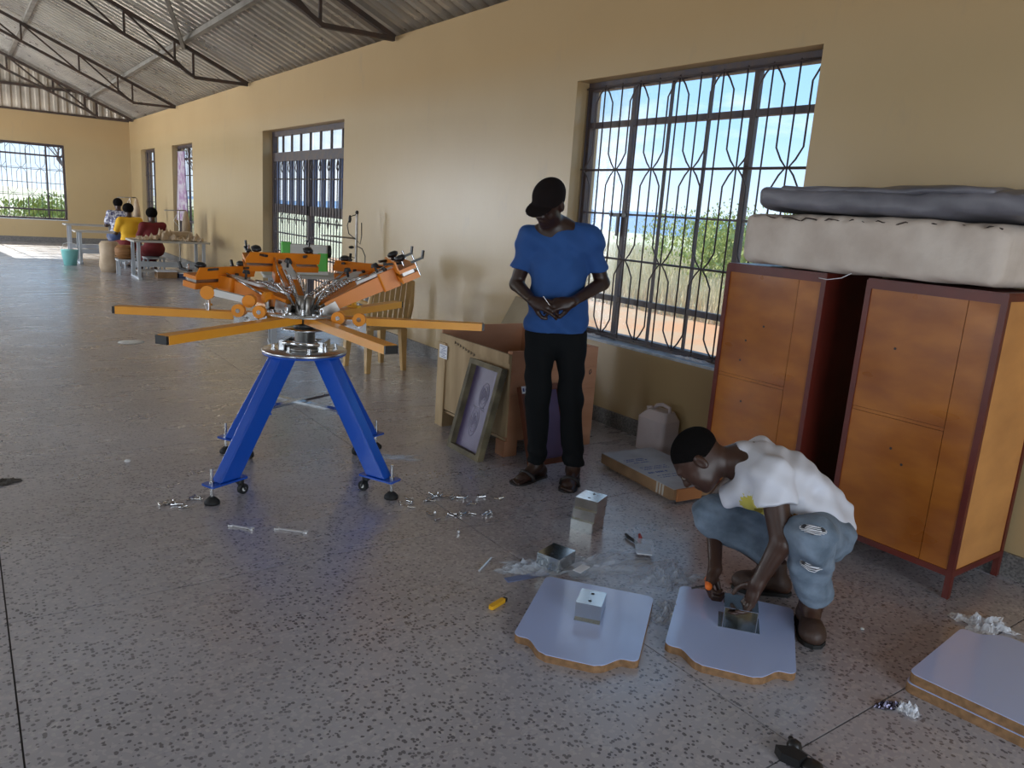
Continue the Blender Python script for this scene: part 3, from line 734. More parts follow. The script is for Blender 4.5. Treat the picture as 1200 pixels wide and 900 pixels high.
# print heads, raised
def head(a, tilt, L_=.74, lean=.0, side=0):
    rt_ = Matrix.Rotation(a, 4, 'Z') @ Matrix.Translation((.11, 0, .945)) @ Matrix.Rotation(-tilt, 4, 'Y')
    h = MB().add([rt_ @ Vector(v) for v in [(0, -.032, -.028), (.0, .032, -.028), (.0, .032, .028), (.0, -.032, .028), (L_-.20, -.036, -.036), (L_-.20, .036, -.036), (L_-.20, .036, .05), (L_-.20, -.036, .05)]],
             [(3, 2, 1, 0), (4, 5, 6, 7), (0, 1, 5, 4), (1, 2, 6, 5), (2, 3, 7, 6), (3, 0, 4, 7)], False).build('print_head', m_orange, press)
    pv = lambda x, y, z: rt_ @ Vector((x, y, z))
    # pivot cheek plates and springs
    for s in (-1, 1):
        MB().bar(pv(-.05, s*.042, -.02), pv(.06, s*.042, -.01), .006, .055, up=pv(0, 0, 1)-pv(0, 0, 0)).build('pivot_cheek', m_steel, h)
        sp = [pv(-.02+.20*t/60, s*.028+.011*math.cos(t*1.25), .055+.011*math.sin(t*1.25)+.03*t/60) for t in range(61)]
        MB(True).tube(sp, .0032, 5).build('spring', m_chrome, h)
        MB(True).tube([pv(.16, s*.028, .083), pv(.28, s*.026, .07)], .005, 6).build('spring_hook', m_chrome, h)
    MB(True).cyl(pv(-.03, -.06, 0), pv(-.03, .06, 0), .012, n=12).build('pivot_pin', m_chrome, h)
    MB().prism(rrect(.20, -.028, .45, .028, .008), .052, .066, rt_).build('adjusting_slide', m_white, h)
    MB(True).cyl(pv(.33, 0, .066), pv(.33, 0, .10), .007, n=8).cyl(pv(.33, 0, .10), pv(.33, 0, .118), .022, .016, n=12).build('slide_knob', m_black, h)
    MB(True).tube([pv(.14, .05, .02), pv(.30, .062, .06), pv(.42, .055, .08)], .006, 6).build('off_contact_rod', m_chrome, h)
    # neck block and cross beam (channel, lower jaw, gap)
    MB().prism(rrect(L_-.24, -.06, L_-.14, .06, .01), -.040, .062, rt_).build('neck_block', m_orange, h)
    for s in (-.03, .03):
        MB(True).cyl(pv(L_-.19, s, .062), pv(L_-.19, s, .075), .011, n=12).build('neck_bolt', m_black, h)
    rt2 = rt_ @ Matrix.Translation((L_-.09, 0, .02)) @ Matrix.Rotation(lean, 4, 'Y')
    pw = lambda x, y, z: rt2 @ Vector((x, y, z))
    MB().prism(rrect(-.055, -.215, .045, .215, .006), -.034, -.002, rt2).build('lower_jaw', m_orange, h)
    MB().prism(rrect(-.04, -.20, .03, .20, .004), -.001, .018, rt2).build('screen_slot', m_steel, h)
    MB().prism(rrect(-.055, -.215, .045, .215, .006), .019, .038, rt2).add([pw(-.055, -.215, .038), pw(-.055, .215, .038), pw(-.047, .215, .038), pw(-.047, -.215, .038), pw(-.055, -.215, .085), pw(-.055, .19, .085), pw(-.047, .19, .085), pw(-.047, -.215, .085)],
        [(0, 1, 5, 4), (3, 2, 6, 7), (4, 5, 6, 7), (0, 3, 7, 4), (1, 2, 6, 5)], False).build('upper_jaw', m_orange, h)
    for y in (-.15, .15):
        MB(True).cyl(pw(-.01, y, .03), pw(-.01, y, .075), .007, n=8).build('screw', m_chrome, h)
        MB(True).lathe([(0, 0), (.012, 0), (.030, .012), (.032, .024), (.020, .034), (0, .036)], n=6, M=rt2 @ Matrix.Translation((-.01, y, .07))).build('clamp_knob', m_black, h)
        MB().bar(pw(-.01, y, .060), pw(-.10, y*.72, .085), .018, .012).build('clamp_lever', m_black, h)
    for y in (-.18, .18):
        MB().bar(pw(.03, y, .05), pw(.10, y*1.02, .05), .030, .010).bar(pw(.095, y*1.02, .05), pw(.115, y*1.04, .085), .014, .010).build('side_clamp', m_black, h)
        MB(True).cyl(pw(.05, y, -.03), pw(.05, y, .085), .006, n=8).build('screw', m_chrome, h)
    return h
head(math.radians(118), math.radians(7), .62)
head(math.radians(84), math.radians(20), .58)
head(math.radians(34), math.radians(13), .64)
head(math.radians(-19), math.radians(25), .56)
# clutter of rods at the hub top
for i in range(10):
    a = A0+i*.63; MB(True).tube([polar(.045, a, .93), polar(.10, a, 1.0+.02*(i % 3)), polar(.15, a+.1, 1.03+.03*(i % 2))], .006, 6).build('hub_rod', m_chrome, press)
for i in range(6):
    p = polar(.10, A0+math.pi/6+i*math.pi/3, .912); MB(True).cyl(p, p+Vector((0, 0, .03)), .012, n=6).build('plate_bolt', m_chrome, press)

# ============================================================ WARDROBES
def wardrobe(y0, label, side=None):
    side = side or m_plyp
    x0, x1, w, zt = 3.38, 3.875, .60, 1.32
    t = thing('wardrobe', label, 'wardrobe', (x0, y0, 0)); D = x1-x0; fr = .026
    P_ = lambda n, a, b, m_=m_redframe: cube_part(n, a, b, m_, t)
    for x in (0, D-fr):
        for y in (0, w-fr): P_('post', (x, y, 0 if x == 0 or True else .1), (x+fr, y+fr, zt))
    P_('top_rail', (0, fr, zt-fr-.012), (fr, w-fr, zt)); P_('bottom_rail', (0, fr, .10), (fr, w-fr, .128))
    for y in (0, w-fr):
        P_('side_rail', (fr, y, zt-fr), (D-fr, y+fr, zt)); P_('side_rail', (fr, y, .10), (D-fr, y+fr, .128))
    P_('top_rail', (D-fr, fr, zt-fr), (D, w-fr, zt)); P_('bottom_rail', (D-fr, fr, .10), (D, w-fr, .128))
    P_('top_board', (.004, .004, zt), (D-.004, w-.004, zt+.008))
    P_('bottom_board', (fr, fr, .115), (D-fr, w-fr, .124), m_ply)
    P_('back_board', (D-.012, fr, .12), (D-.004, w-fr, zt-.02), m_ply)
    # face: two ply sheets above one another, a filler strip, thin cover batten between
    xa, xb = .006, .014; zs = .725; ys = .125
    P_('upper_panel', (xa, fr+ys, zs+.009), (xb, w-fr, zt-.038), m_ply)
    P_('lower_panel', (xa, fr+ys, .128), (xb, w-fr, zs-.009), m_ply)
    P_('joint_batten', (xa+.001, fr+ys, zs-.0075), (xb, w-fr, zs+.0075), m_ply)
    P_('filler_strip', (xa-.001, fr, .128), (xb, fr+ys-.003, zt-.038), m_ply)
    P_('side_panel', (fr, .007, .128), (D-fr, .015, zt-fr), side)
    P_('side_panel', (fr, w-.015, .128), (D-fr, w-.007, zt-fr), m_redframe)
    for (yy, zz) in ((.32, 1.02), (.42, .93), (.44, .82), (.40, .60)) if y0 > 2 else ((.42, 1.03), (.30, .52), (.36, .58)):
        MB(True).cyl((xa-.001, yy, zz), (xa+.001, yy, zz), .006, n=12).build('knot', m_ink, t)
    return t
wardrobe(1.335, 'plywood wardrobe with dark red frame, nearest the camera, its pale side in view')
wardrobe(2.14, 'plywood wardrobe with dark red frame beside the big window, left of the other wardrobe', m_redframe)

def cushion(name, x0, y0, z0, x1, y1, z1, m_, parent, seed, puff=.004, R_=.045, tuck=0.0, q=.24):
    """a soft block: rounded section and ends, fine puckers along the top front edge"""
    r = random.Random(seed); mb = MB(True); ring = 36; vs = []
    cx, cz = (x0+x1)/2, (z0+z1)/2; hx, hz = (x1-x0)/2, (z1-z0)/2
    L_ = y1-y0; R_ = min(R_, hz*.9)
    ends = [0, .08, .25, .5, .8, 1.0]
    ys_ = [R_*(1-math.cos(e_*math.pi/2)) for e_ in ends]
    ys_ = ys_+[R_+(L_-2*R_)*i/90 for i in range(1, 90)]+[L_-v for v in ys_[::-1]]
    ph = [r.uniform(0, 6) for _ in range(8)]
    for y in ys_:
        e_ = min(y, L_-y); k = R_*(1-math.sqrt(max(0, 1-(1-min(1, e_/R_))**2)))
        for j in range(ring):
            a = 2*math.pi*(j+.5)/ring; c, s_ = math.cos(a), math.sin(a)
            x = math.copysign(abs(c)**q, c); z = math.copysign(abs(s_)**q, s_)
            wv = puff*(math.sin(5*y+ph[0]+2*a)+.6*math.sin(13*y+ph[1]+3*a)+.35*math.sin(29*y+ph[2]+5*a))
            zz = cz+(hz-k+wv)*z; xx = cx+(hx-k+wv)*x
            if tuck and s_ > .25 and c < 0:
                w_ = max(0, 1-abs(s_-.62)/.4); zz -= tuck*w_*abs(math.sin(31*y+ph[3]+2*math.sin(7*y)))**3; xx += tuck*.6*w_*abs(math.sin(31*y+ph[3]+2*math.sin(7*y)))**3
            vs.append((xx, y0+y, zz))
    n = len(ys_)-1
    fs = [(i*ring+j, i*ring+(j+1) % ring, (i+1)*ring+(j+1) % ring, (i+1)*ring+j) for i in range(n) for j in range(ring)]
    mb.add(vs, fs, True); mb.add(vs[:ring], [tuple(range(ring))[::-1]], False); mb.add(vs[-ring:], [tuple(range(ring))], False)
    return mb.build(name, m_, parent)
foam = thing('foam_block', 'thick foam block wrapped in stained off-white cloth lying across both wardrobes', 'foam block', (3.32, 1.36, 1.338))
cushion('covered_foam', 0, 0, .0, .56, 1.26, .262, m_foamcloth, foam, 3, puff=.004, tuck=.010)
# stitched seam with puckers along the top front edge
sb = MB(True)
pts = [(.015+.004*math.sin(i*2.1), .03+i*.0245, .236+.008*math.sin(i*1.3)+.004*math.sin(i*3.7)) for i in range(50)]
sb.tube(pts, .0035, 5); sb.build('seam', mat('dark_seam', (.05, .035, .03), .9), foam)
MB(True).tube([(-.002, .62, .005), (-.012, .66, -.02), (-.01, .73, -.035), (-.005, .78, -.032)], .0018, 5).build('loose_thread', m_paper, foam)
matr = thing('mattress', 'thin grey mattress in a shiny cover lying on the wrapped foam block', 'mattress', (3.34, 1.24, 1.606))
cushion('grey_cover', 0, 0, .0, .54, 1.34, .125, m_greymat, matr, 9, puff=.006, tuck=.008, q=.45)
cushion('folded_edge', .01, .21, .085, .50, 1.21, .135, m_greymat, matr, 12, puff=.006, q=.6)

# ============================================================ CRATE AND FRAMES
cr_ = thing('shipping_crate', 'open plywood shipping crate on short skids under the wall, pinkish inside', 'crate', (2.71, 3.76, 0))
CP = lambda n, a, b, m_=m_crate, **k: cube_part(n, a, b, m_, cr_, **k)
LW, LD, LH = .72, .86, .68
CP('side_panel', (0, .0, .13), (.014, LD, LH-.02)); CP('side_panel', (LW-.014, 0, .10), (LW, LD, LH), m_cratepink)
for i, (z0, z1) in enumerate([(.10, .40), (.402, .545), (.547, LH)]): CP('front_board', (.0155, -.001, z0), (LW, .013, z1), m_cratepink)
CP('back_panel', (.014, LD-.014, .1), (LW-.014, LD, LH+.03), m_cratepink)
CP('floor_board', (.014, .014, .1), (LW-.014, LD-.014, .115))
for x in (0, .31, LW-.10):
    for y in (.0, .38, LD-.10): CP('skid_block', (x+.001, y+.002, 0), (x+.10, y+.10, .10), m_cratepink if y < .1 else m_crate)
for x in (.014, LW-.044): CP('corner_post', (x, .015, .115), (x+.03, .045, LH-.005), m_cratepink)
CP('corner_post', (-.012, LD-.10, .0), (-.0005, LD, .60), m_crate)
CP('edge_batten', (-.010, .0, LH-.075), (-.0005, LD-.10, LH-.018), m_crate)
def flat_text(txt, size, M_, m_, parent, name='lettering', extrude=.0004):
    cu = bpy.data.curves.new(name, 'FONT'); cu.body = txt; cu.size = size; cu.extrude = extrude; cu.align_x = 'LEFT'
    cu.materials.append(m_)
    o = bpy.data.objects.new(name, cu); link(o, parent, M_); return o
def faceM(o, xdir, up):   # text plane frame: x along xdir, y along up
    x = Vector(xdir).normalized(); y = Vector(up).normalized(); z = x.cross(y)
    M_ = Matrix.Identity(4)
    for i in range(3): M_[i][0] = x[i]; M_[i][1] = y[i]; M_[i][2] = z[i]; M_[i][3] = o[i]
    return M_
# shipping label on the pale side, printed lines
lab = cube_part('paper_label', (-.0125, .735, .49), (-.0108, .84, .585), m_paper, cr_, label='white printed address label')
lb_ = MB()
for i in range(7): lb_.box((-.0131, .745+.02*(i % 2), .572-.012*i), (-.0126, .832-.012*((i*3) % 4), .5755-.012*i))
lb_.build('label_print', m_inkblue, lab)
flat_text('HAWASSA', .05, faceM((-.0118, .66, .592), (0, -1, -.10), (0, 0, 1)), m_ink, cr_, 'marker_writing') if False else None
mk = MB(True)
rr = random.Random(5)
for i in range(8):   # scrawled marker letters, not legible in the photograph
    y = .64-.034*i; z = .618-.006*i
    mk.tube([(-.0115, y, z), (-.0115, y-.008, z+.022), (-.0115, y-.014, z+.004), (-.0115, y-.024, z+.016+.004*(i % 2))], .0016, 4)
mk.build('marker_writing', m_ink, cr_)
MB(True).tube([(.66, -.002, .50), (.655, -.002, .52), (.67, -.002, .53), (.675, -.002, .51), (.66, -.002, .495)], .003, 4).build('ink_stamp', m_ink, cr_)
lid = thing('crate_lid', 'grey plywood lid leaning on the wall behind the open crate', 'board', (3.46, 4.98, 0))
lb2 = MB(); lb2.add([(-.1, -.28, 0), (-.088, -.28, 0), (-.088, .34, 0), (-.1, .34, 0), (.36, -.20, .79), (.372, -.20, .79), (.372, .30, .83), (.36, .30, .83)],
    [(3, 2, 1, 0), (4, 5, 6, 7), (0, 1, 5, 4), (1, 2, 6, 5), (2, 3, 7, 6), (3, 0, 4, 7)], False)
lb2.build('lid_board', mat('grey_plywood', (.34, .28, .19), .85, n_scale=4, n_amt=.2, col2=(.25, .20, .13)), lid)

def screen_frame(name, label, base, rz, tilt, w, h, t_, mw_, mt, prnt=True):
    """frame local: x width, z height, y thickness; tilt leans the top back (+y)"""
    t = thing(name, label, 'screen frame', base, rz)
    T = Matrix.Rotation(-tilt, 4, 'X')
    def B(n, a, b, m_, par=t):
        mb = MB(); mb.T = T; return mb.box(a, b).build(n, m_, par)
    fw = .034
    B('frame_bar', (-w/2, 0, 0), (w/2, t_, fw), mt); B('frame_bar', (-w/2, 0, h-fw), (w/2, t_, h), mt)
    B('frame_bar', (-w/2, 0, fw), (-w/2+fw, t_, h-fw), mt); B('frame_bar', (w/2-fw, 0, fw), (w/2, t_, h-fw), mt)
    me_ = B('screen_mesh', (-w/2+fw*.8, t_-.003, fw*.8), (w/2-fw*.8, t_-.001, h-fw*.8), mw_)
    if prnt:
        pr_ = MB(True); pr_.T = T
        for k, (cz, rz_) in enumerate([(.36*h, .15), (.66*h, .13)]):
            for q in (1, .72, .42):
                pr_.tube([(.018*(k*2-1)+.045*q*math.cos(a/12*math.pi), t_-.004, cz+rz_*.62*q*math.sin(a/12*math.pi)) for a in range(24)], .0022, 4, closed=True)
            for i in range(5):
                pr_.tube([(.018*(k*2-1)-.02+.01*i, t_-.004, cz-.04+.01*i), (.018*(k*2-1)-.015+.01*i, t_-.004, cz+.05-.008*i)], .0016, 4)
        pr_.tube([(-.07, t_-.004, .52*h), (.06, t_-.004, .50*h)], .003, 4).tube([(-.05, t_-.004, .50*h), (.05, t_-.004, .53*h)], .003, 4)
        pr_.build('screen_print', m_print, me_)
    return t
# front of frame faces -X (towards the camera side)
screen_frame('printing_screen', 'wooden screen frame with purple mesh leaning on the pale side of the crate', (2.50, 3.93, 0), -math.pi/2, math.radians(14), .37, .60, .045, m_mesh, m_oldwood)
fr2 = screen_frame('printing_screen', 'reddish-brown screen frame leaning on the crate front behind the standing man', (2.93, 3.53, 0), 0, math.radians(20), .34, .50, .04, m_mesh, m_frame_red, False)
lbp = MB(); lbp.T = Matrix.Rotation(-math.radians(20), 4, 'X'); lbp.box((-.165, -.003, .455), (-.04, -.001, .50)).build('paper_label', m_paper, fr2, label='white paper label with blue print')
lbq = MB(); lbq.T = Matrix.Rotation(-math.radians(20), 4, 'X')
for i in range(5): lbq.box((-.158+.021*i, -.0042, .466), (-.146+.021*i, -.0032, .488-.004*(i % 2)))
lbq.build('label_print', m_inkblue, fr2)

# flat carton and jerrycan
fc = thing('flat_carton', 'flat cardboard carton with grey printed top lying before the window wall', 'carton', (3.11, 2.69, 0), math.radians(-6))
cube_part('carton_body', (0, .0, .022), (.40, .68, .082), m_card, fc); cube_part('carton_top', (.002, .002, .082), (.398, .678, .086), m_cardtop, fc)
cube_part('pallet_batten', (.03, .05, 0), (.09, .63, .022), m_card, fc); cube_part('pallet_batten', (.30, .05, 0), (.36, .63, .022), m_card, fc)
st_ = MB()
for y in (.09, .115, .14): st_.box((-.0015, y-.007, .02), (.0015, y+.007, .084))
st_.build('packing_tape', mat('pale_tape', (.5, .46, .4), .4), fc)
pr_ = MB()
for i, (y, x, w_, h_) in enumerate([(.50, .04, .17, .012), (.475, .04, .17, .012), (.44, .07, .14, .010), (.36, .05, .20, .007), (.34, .05, .20, .007), (.32, .05, .20, .007), (.26, .04, .16, .02), (.21, .06, .2, .008), (.18, .06, .2, .008)]):
    n_ = int(w_/.018)
    for k in range(n_): pr_.box((x+.018*k, y, .086), (x+.018*k+(.013 if (k+i) % 4 else .005), y+h_, .0865))
pr_.build('carton_print', m_inkblue, fc)
cube_part('end_flap', (.02, -.012, .015), (.20, -.001, .085), mat('orange_brown_card', (.42, .17, .06), .8), fc)
# jerrycan: block with a grip hole, shoulder and neck
jc = thing('jerrycan', 'frosted white plastic jerrycan standing on the floor against the wall', 'jerrycan', (3.775, 3.47, 0))
jb = MB().prism(rrect(-.085, -.125, .085, .125, .03, 4), 0, .225)
def frus(mb, o1, z1, o2, z2):
    n = len(o1); mb.add([(x, y, z1) for x, y in o1]+[(x, y, z2) for x, y in o2], [(i, (i+1) % n, n+(i+1) % n, n+i) for i in range(n)]+[tuple(range(n, 2*n))], False)
frus(jb, rrect(-.085, -.125, .085, .125, .03, 4), .225, rrect(-.055, -.10, .055, .07, .03, 4), .285)
jb.build('jerrycan_body', m_jerry, jc)
MB(True).tube([(0, -.09, .27), (0, -.085, .315), (0, -.02, .325), (0, .03, .31), (0, .05, .28)], .013, 8).build('grip', m_jerry, jc)
MB(True).cyl((0, .085, .24), (0, .095, .29), .022, n=14).build('cap', m_jerry, jc)

# ============================================================ PLATENS, BRACKETS, TOOLS ON THE FLOOR
def platen_outline():
    o = [(.225, .25), (-.225, .25)]
    pts = rrect(-.225, -.25, .225, .25, .028, 5)
    # replace lower edge by a neck with soft shoulders
    top = [p for p in pts if p[1] > 0]
    left = [p for p in pts if p[0] < 0 and p[1] < 0]; right = [p for p in pts if p[0] > 0 and p[1] < 0]
    neck = []
    for i in range(9):
        t = i/8; s_ = t*t*(3-2*t); neck.append((-.175+.075*t, -.25-.07*s_))
    neck2 = [(-x, y) for x, y in neck][::-1]
    return top+left+neck+[(-.085, -.328), (.085, -.328)]+neck2+right
PO = platen_outline()
def platen(label, loc, ang, z0, th=.030):
    t = thing('platen', label, 'platen board', (loc[0], loc[1], z0), ang)
    MB().prism(PO, 0, th-.002).build('board_core', m_mdf, t); MB().prism(PO, th-.002, th).build('laminate_top', m_lam, t)
    return t
an1 = math.atan2(-.785, .62); an2 = math.atan2(-.81, .59)
platen('white-topped platen board on the floor holding one metal bracket box', (1.855, 1.955), an1, 0)
platen('white-topped platen board under the hands of the crouching man', (2.30, 1.625), an2, 0)
platen('lower white-topped platen board of the pair at the right edge', (2.80, .88), math.radians(96), 0, .036)
platen('upper white-topped platen board of the pair at the right edge', (2.805, .875), math.radians(96), .0365, .036)

def bracket_box(label, loc, ang, z0, L_=.115, W_=.10, H_=.068, flange=True, on_side=False, group=None):
    t = thing('bracket_box', label, 'metal bracket', (loc[0], loc[1], z0), ang, group)
    th = .0025; x, y = L_/2, W_/2
    M_ = Matrix.Identity(4)
    if on_side: M_ = Matrix.Translation((0, 0, y)) @ Matrix.Rotation(math.pi/2, 4, 'X') @ Matrix.Translation((0, 0, -H_/2))
    def B(n, a, b, par=t):
        mb = MB(); mb.T = M_; return mb.box(a, b).build(n, m_galv, par)
    B('top_plate', (-x, -y, H_-th), (x, y, H_)); B('side_plate', (-x, -y, 0), (-x+th, y, H_-th)); B('side_plate', (x-th, -y, 0), (x, y, H_-th)); B('end_plate', (-x+th, -y, 0.004), (x-th, -y+th, H_-th))
    if not on_side: B('end_plate', (-x+th, y-th, .004), (x-th, y, H_-th))
    if flange:
        B('flange', (-x-.014, -y, 0), (-x, y, th)); B('flange', (x, -y, 0), (x+.014, y, th))
    hm = MB(True); hm.T = M_
    for hx in (-.25, .25): hm.cyl((hx*L_, 0, H_), (hx*L_, 0, H_+.0006), .007, n=14)
    hm.build('bolt_hole', m_ink, t)
    return t
bracket_box('shiny metal bracket box standing on the left platen board', (1.868, 1.957), an1+math.pi/2, .0302, .118, .098, .068)
a3 = math.radians(21)
for i, lb in enumerate(['lowest metal bracket box of the stack of three on the floor', 'middle metal bracket box of the stack of three on the floor', 'topmost metal bracket box of the stack of three on the floor']):
    bracket_box(lb, (2.455+.004*i, 2.655-.003*i), a3+.04*i, .0565*i, .125 if i != 1 else .13, .12, .056, flange=(i != 0))
bracket_box('single metal bracket box on the floor, behind the left platen board amid plastic', (2.045, 2.39), math.radians(19), .008, .135, .115, .062, flange=False)
bracket_box('open metal bracket box held by the crouching man on the platen', (2.325, 1.625), an2+.12, .0305, .118, .085, .07, flange=False, on_side=False) if False else None
hb = thing('bracket_box', 'open-sided metal bracket held down on the platen by the crouching man', 'metal bracket', (2.335, 1.625, .0302), an2+.05)
th = .0025
for n_, a, b in (('top_plate', (-.062, -.06, .083), (.062, .06, .0855)), ('side_plate', (-.062, -.06, .0026), (-.0595, .06, .083)), ('side_plate', (.0595, -.06, .0026), (.062, .06, .083)),
               ('flange', (-.076, -.06, 0), (-.0595, .06, .0025)), ('flange', (.0595, -.06, 0), (.076, .06, .0025)), ('bottom_plate', (-.0595, -.06, .0), (.0595, .06, .0025)), ('end_plate', (-.0595, .057, .0026), (.0595, .0595, .083))):
    cube_part(n_, a, b, m_galv, hb)

def crumple(name, label, cat, loc, sx, sy, h, m_, seed, rz=0, n=26, group=None):
    r = np.random.default_rng(seed); t = thing(name, label, cat, (loc[0], loc[1], loc[2] if len(loc) > 2 else .001), rz, group)
    mb = MB(True); vs = []
    ph = r.uniform(0, 6.28, 12)
    for i in range(n+1):
        for j in range(n+1):
            u, v = i/n*2-1, j/n*2-1
            x = u*sx*(1+.22*math.sin(3*v+ph[0])+.10*math.sin(8*v+ph[1])); y = v*sy*(1+.2*math.sin(3.4*u+ph[2])+.1*math.sin(9*u+ph[3]))
            z = abs(.45*math.sin(5*u+3*v+ph[4])+.35*math.sin(9*v-4*u+ph[5])+.3*math.sin(14*u+ph[6])*math.sin(12*v+ph[7])+.12*r.normal())
            e_ = (1-u*u)*(1-v*v)
            vs.append((x, y, h*z*(.25+.75*e_)))
    fs = [(i*(n+1)+j, (i+1)*(n+1)+j, (i+1)*(n+1)+j+1, i*(n+1)+j+1) for i in range(n) for j in range(n)]
    mb.add(vs, fs, False).build('crumpled_film', m_, t)
    return t
crumple('plastic_bag', 'crumpled clear plastic bag left of the lone metal bracket on the floor', 'plastic bag', (1.93, 2.42), .13, .07, .035, m_plastic, 1, -.5)
crumple('plastic_bag', 'clear plastic sheet spread on the floor behind the left platen board', 'plastic bag', (2.24, 2.30), .20, .11, .022, m_plastic, 2, -.3)
crumple('plastic_bag', 'crumpled clear film lying between the two platen boards', 'plastic bag', (2.20, 1.83), .09, .07, .035, m_plastic, 3, .6)
crumple('plastic_bag', 'crumpled clear film left of the crouching man behind his platen', 'plastic bag', (2.42, 2.08), .14, .10, .03, m_plastic, 4, .2)
crumple('plastic_bag', 'milky plastic bag on the floor behind the pair of boards', 'plastic bag', (3.28, 1.14), .10, .07, .05, m_plastic2, 5, -.6)
crumple('plastic_bag', 'small crumpled clear wrapper on the floor left of the pair of boards', 'plastic bag', (2.43, 1.01), .035, .035, .03, m_plastic2, 6, .3, 14)
crumple('plastic_strip', 'flat strip of clear film lying right of the blue front leg', 'plastic film', (2.09, 4.03), .13, .05, .012, m_plastic, 7, -.55, 16)
crumple('plastic_bag', 'crumpled white film lying on the sill at the left of the big window', 'plastic bag', (3.965, 4.42, .629), .035, .10, .02, m_plastic2, 21, 0, 14)
crumple('plastic_bag', 'crumpled bluish film lying on the sill beside the wardrobe', 'plastic bag', (3.965, 3.42, .629), .035, .16, .02, m_plastic2, 22, 0, 14)
crumple('rag', 'dark dusty rag on the floor at the left edge', 'rag', (.09, 4.46), .07, .05, .02, mat('dusty_rag', (.10, .09, .08), .95), 8, .2, 14)
crumple('foil_wrapper', 'small dark and silver wrapper beside the clear wrapper by the boards', 'wrapper', (2.39, 1.055), .045, .02, .022, mat('dark_foil', (.10, .09, .13), .25, metal=.8), 12, -.4, 12)
t = thing('cardboard_strip', 'flat blue-grey strip of card under the plastic bag, left of the boards', 'card strip', (1.87, 2.365, 0), -.14)
cube_part('strip', (-.10, -.02, 0), (.10, .02, .003), mat('blue_grey_card', (.16, .20, .36), .5), t)
t = thing('foam_strip', 'thin white slip of paper on the clear sheet behind the left board', 'paper slip', (2.10, 2.28, .022), .3)
cube_part('slip', (-.04, -.02, 0), (.04, .02, .002), m_paper, t)
# pouch with pliers
po = thing('tool_pouch', 'small clear pouch with a white card lying behind the platen boards', 'tool packet', (2.49, 2.29, .020), math.radians(-42))
MB().prism(rrect(-.035, -.05, .035, .05, .008), .001, .009).build('white_card', m_paper, po); MB().prism(rrect(-.042, -.06, .045, .11, .012), .010, .012).build('clear_sleeve', m_plastic, po)
pl = thing('pliers', 'pliers with red and black handles lying beside the small clear pouch', 'pliers', (2.55, 2.40, .001), math.radians(-30))
for s in (-1, 1):
    MB(True).tube([(s*.004, -.045, .012), (s*.012, 0, .012), (s*.030, .04, .012), (s*.034, .075, .012)], [.006, .008, .009, .007], 8).build('handle', m_redp if s > 0 else m_black, pl)
MB(True).tube([(.002, -.085, .012), (0, -.045, .012)], [.004, .010], 8).build('jaw', m_steel, pl)
kn = thing('utility_knife', 'yellow-handled small tool with black end lying left of the left platen', 'knife', (1.622, 2.223, 0), math.atan2(.032, .095))
MB().prism(rrect(-.048, -.011, .04, .011, .006), .001, .016).build('handle', m_yellow, kn); MB().prism(rrect(.041, -.009, .054, .009, .003), .002, .014).build('tip', m_black, kn)
pn = thing('steel_rod', 'short bright steel rod lying on the floor left of the lone bracket', 'rod', (1.77, 2.54, 0), math.atan2(.08, .115))
MB(True).cyl((-.07, 0, .005), (.07, 0, .005), .005, n=10).build('rod', mat('bright_rod', (.8, .82, .82), .2, metal=.6), pn)
m_satin = mat('satin_steel', (.80, .80, .80), .4, metal=.7)
def spanner(label, p, q):
    p, q = Vector((*p, .005)), Vector((*q, .005)); d = (q-p).normalized(); L_ = (q-p).length
    t = thing('spanner', label, 'spanner', p, math.atan2(d.y, d.x))
    MB().prism(rrect(.015, -.005, L_-.015, .005, .003), -.003, .003).build('shank', m_satin, t)
    for x, a0 in ((.010, 180), (L_-.010, 0)):
        o = [(x+.013*math.cos(math.radians(a0+a)), .013*math.sin(math.radians(a0+a))) for a in range(40, 321, 28)]+[(x+.003*math.cos(math.radians(a0))*-1, -.005), (x-.003*math.cos(math.radians(a0)), .005)]
        MB().prism(o, -.004, .004).build('jaw', m_satin, t)
spanner('thin steel spanner on the floor below the near left foot of the press', (.927, 3.437), (1.012, 3.340))
spanner('longer steel spanner on the floor, right of the thin one', (1.10, 3.308), (1.216, 3.197))
# bolts and nuts
bolt0 = None
def bolt(x, y, a, lab, grp):
    global bolt0
    if bolt0 is None:
        mb = MB(True).cyl((-.018, 0, .005), (.014, 0, .005), .0042, n=6).cyl((.014, 0, .0075), (.021, 0, .0075), .0075, n=6)
        bolt0 = mb.build('bolt', m_chrome, None); o = bolt0
    else: o = clone(bolt0)
    o.matrix_local = Matrix.Translation((x, y, .0008)) @ Matrix.Rotation(a, 4, 'Z'); tag(o, lab, 'bolt', grp)
BR = [(1.98, 3.38), (2.0, 3.36), (1.94, 3.34), (1.96, 3.33), (1.92, 3.31), (1.93, 3.29), (1.90, 3.31), (2.02, 3.32), (2.05, 3.30), (2.09, 3.27), (2.11, 3.25), (2.04, 3.27), (1.84, 3.37), (1.82, 3.34), (1.80, 3.30),
      (1.76, 3.32), (2.19, 3.25), (2.2, 3.23), (2.22, 3.24), (2.26, 3.16), (2.28, 3.17), (2.08, 3.17), (2.10, 3.16), (1.83, 3.14), (1.85, 3.13), (1.90, 3.09), (1.92, 3.08), (1.94, 3.09), (1.97, 3.07), (1.99, 3.07),
      (2.01, 3.06), (2.03, 3.05), (1.83, 3.06), (2.08, 3.02), (2.10, 3.01), (2.12, 3.02), (1.85, 2.90), (1.79, 3.26), (1.98, 3.345), (2.01, 3.34), (1.79, 3.47)]
for x, y in BR: bolt(x, y, random.uniform(0, 6.28), 'small silver bolt in the scatter on the floor between press and standing man', 'scattered bolts')
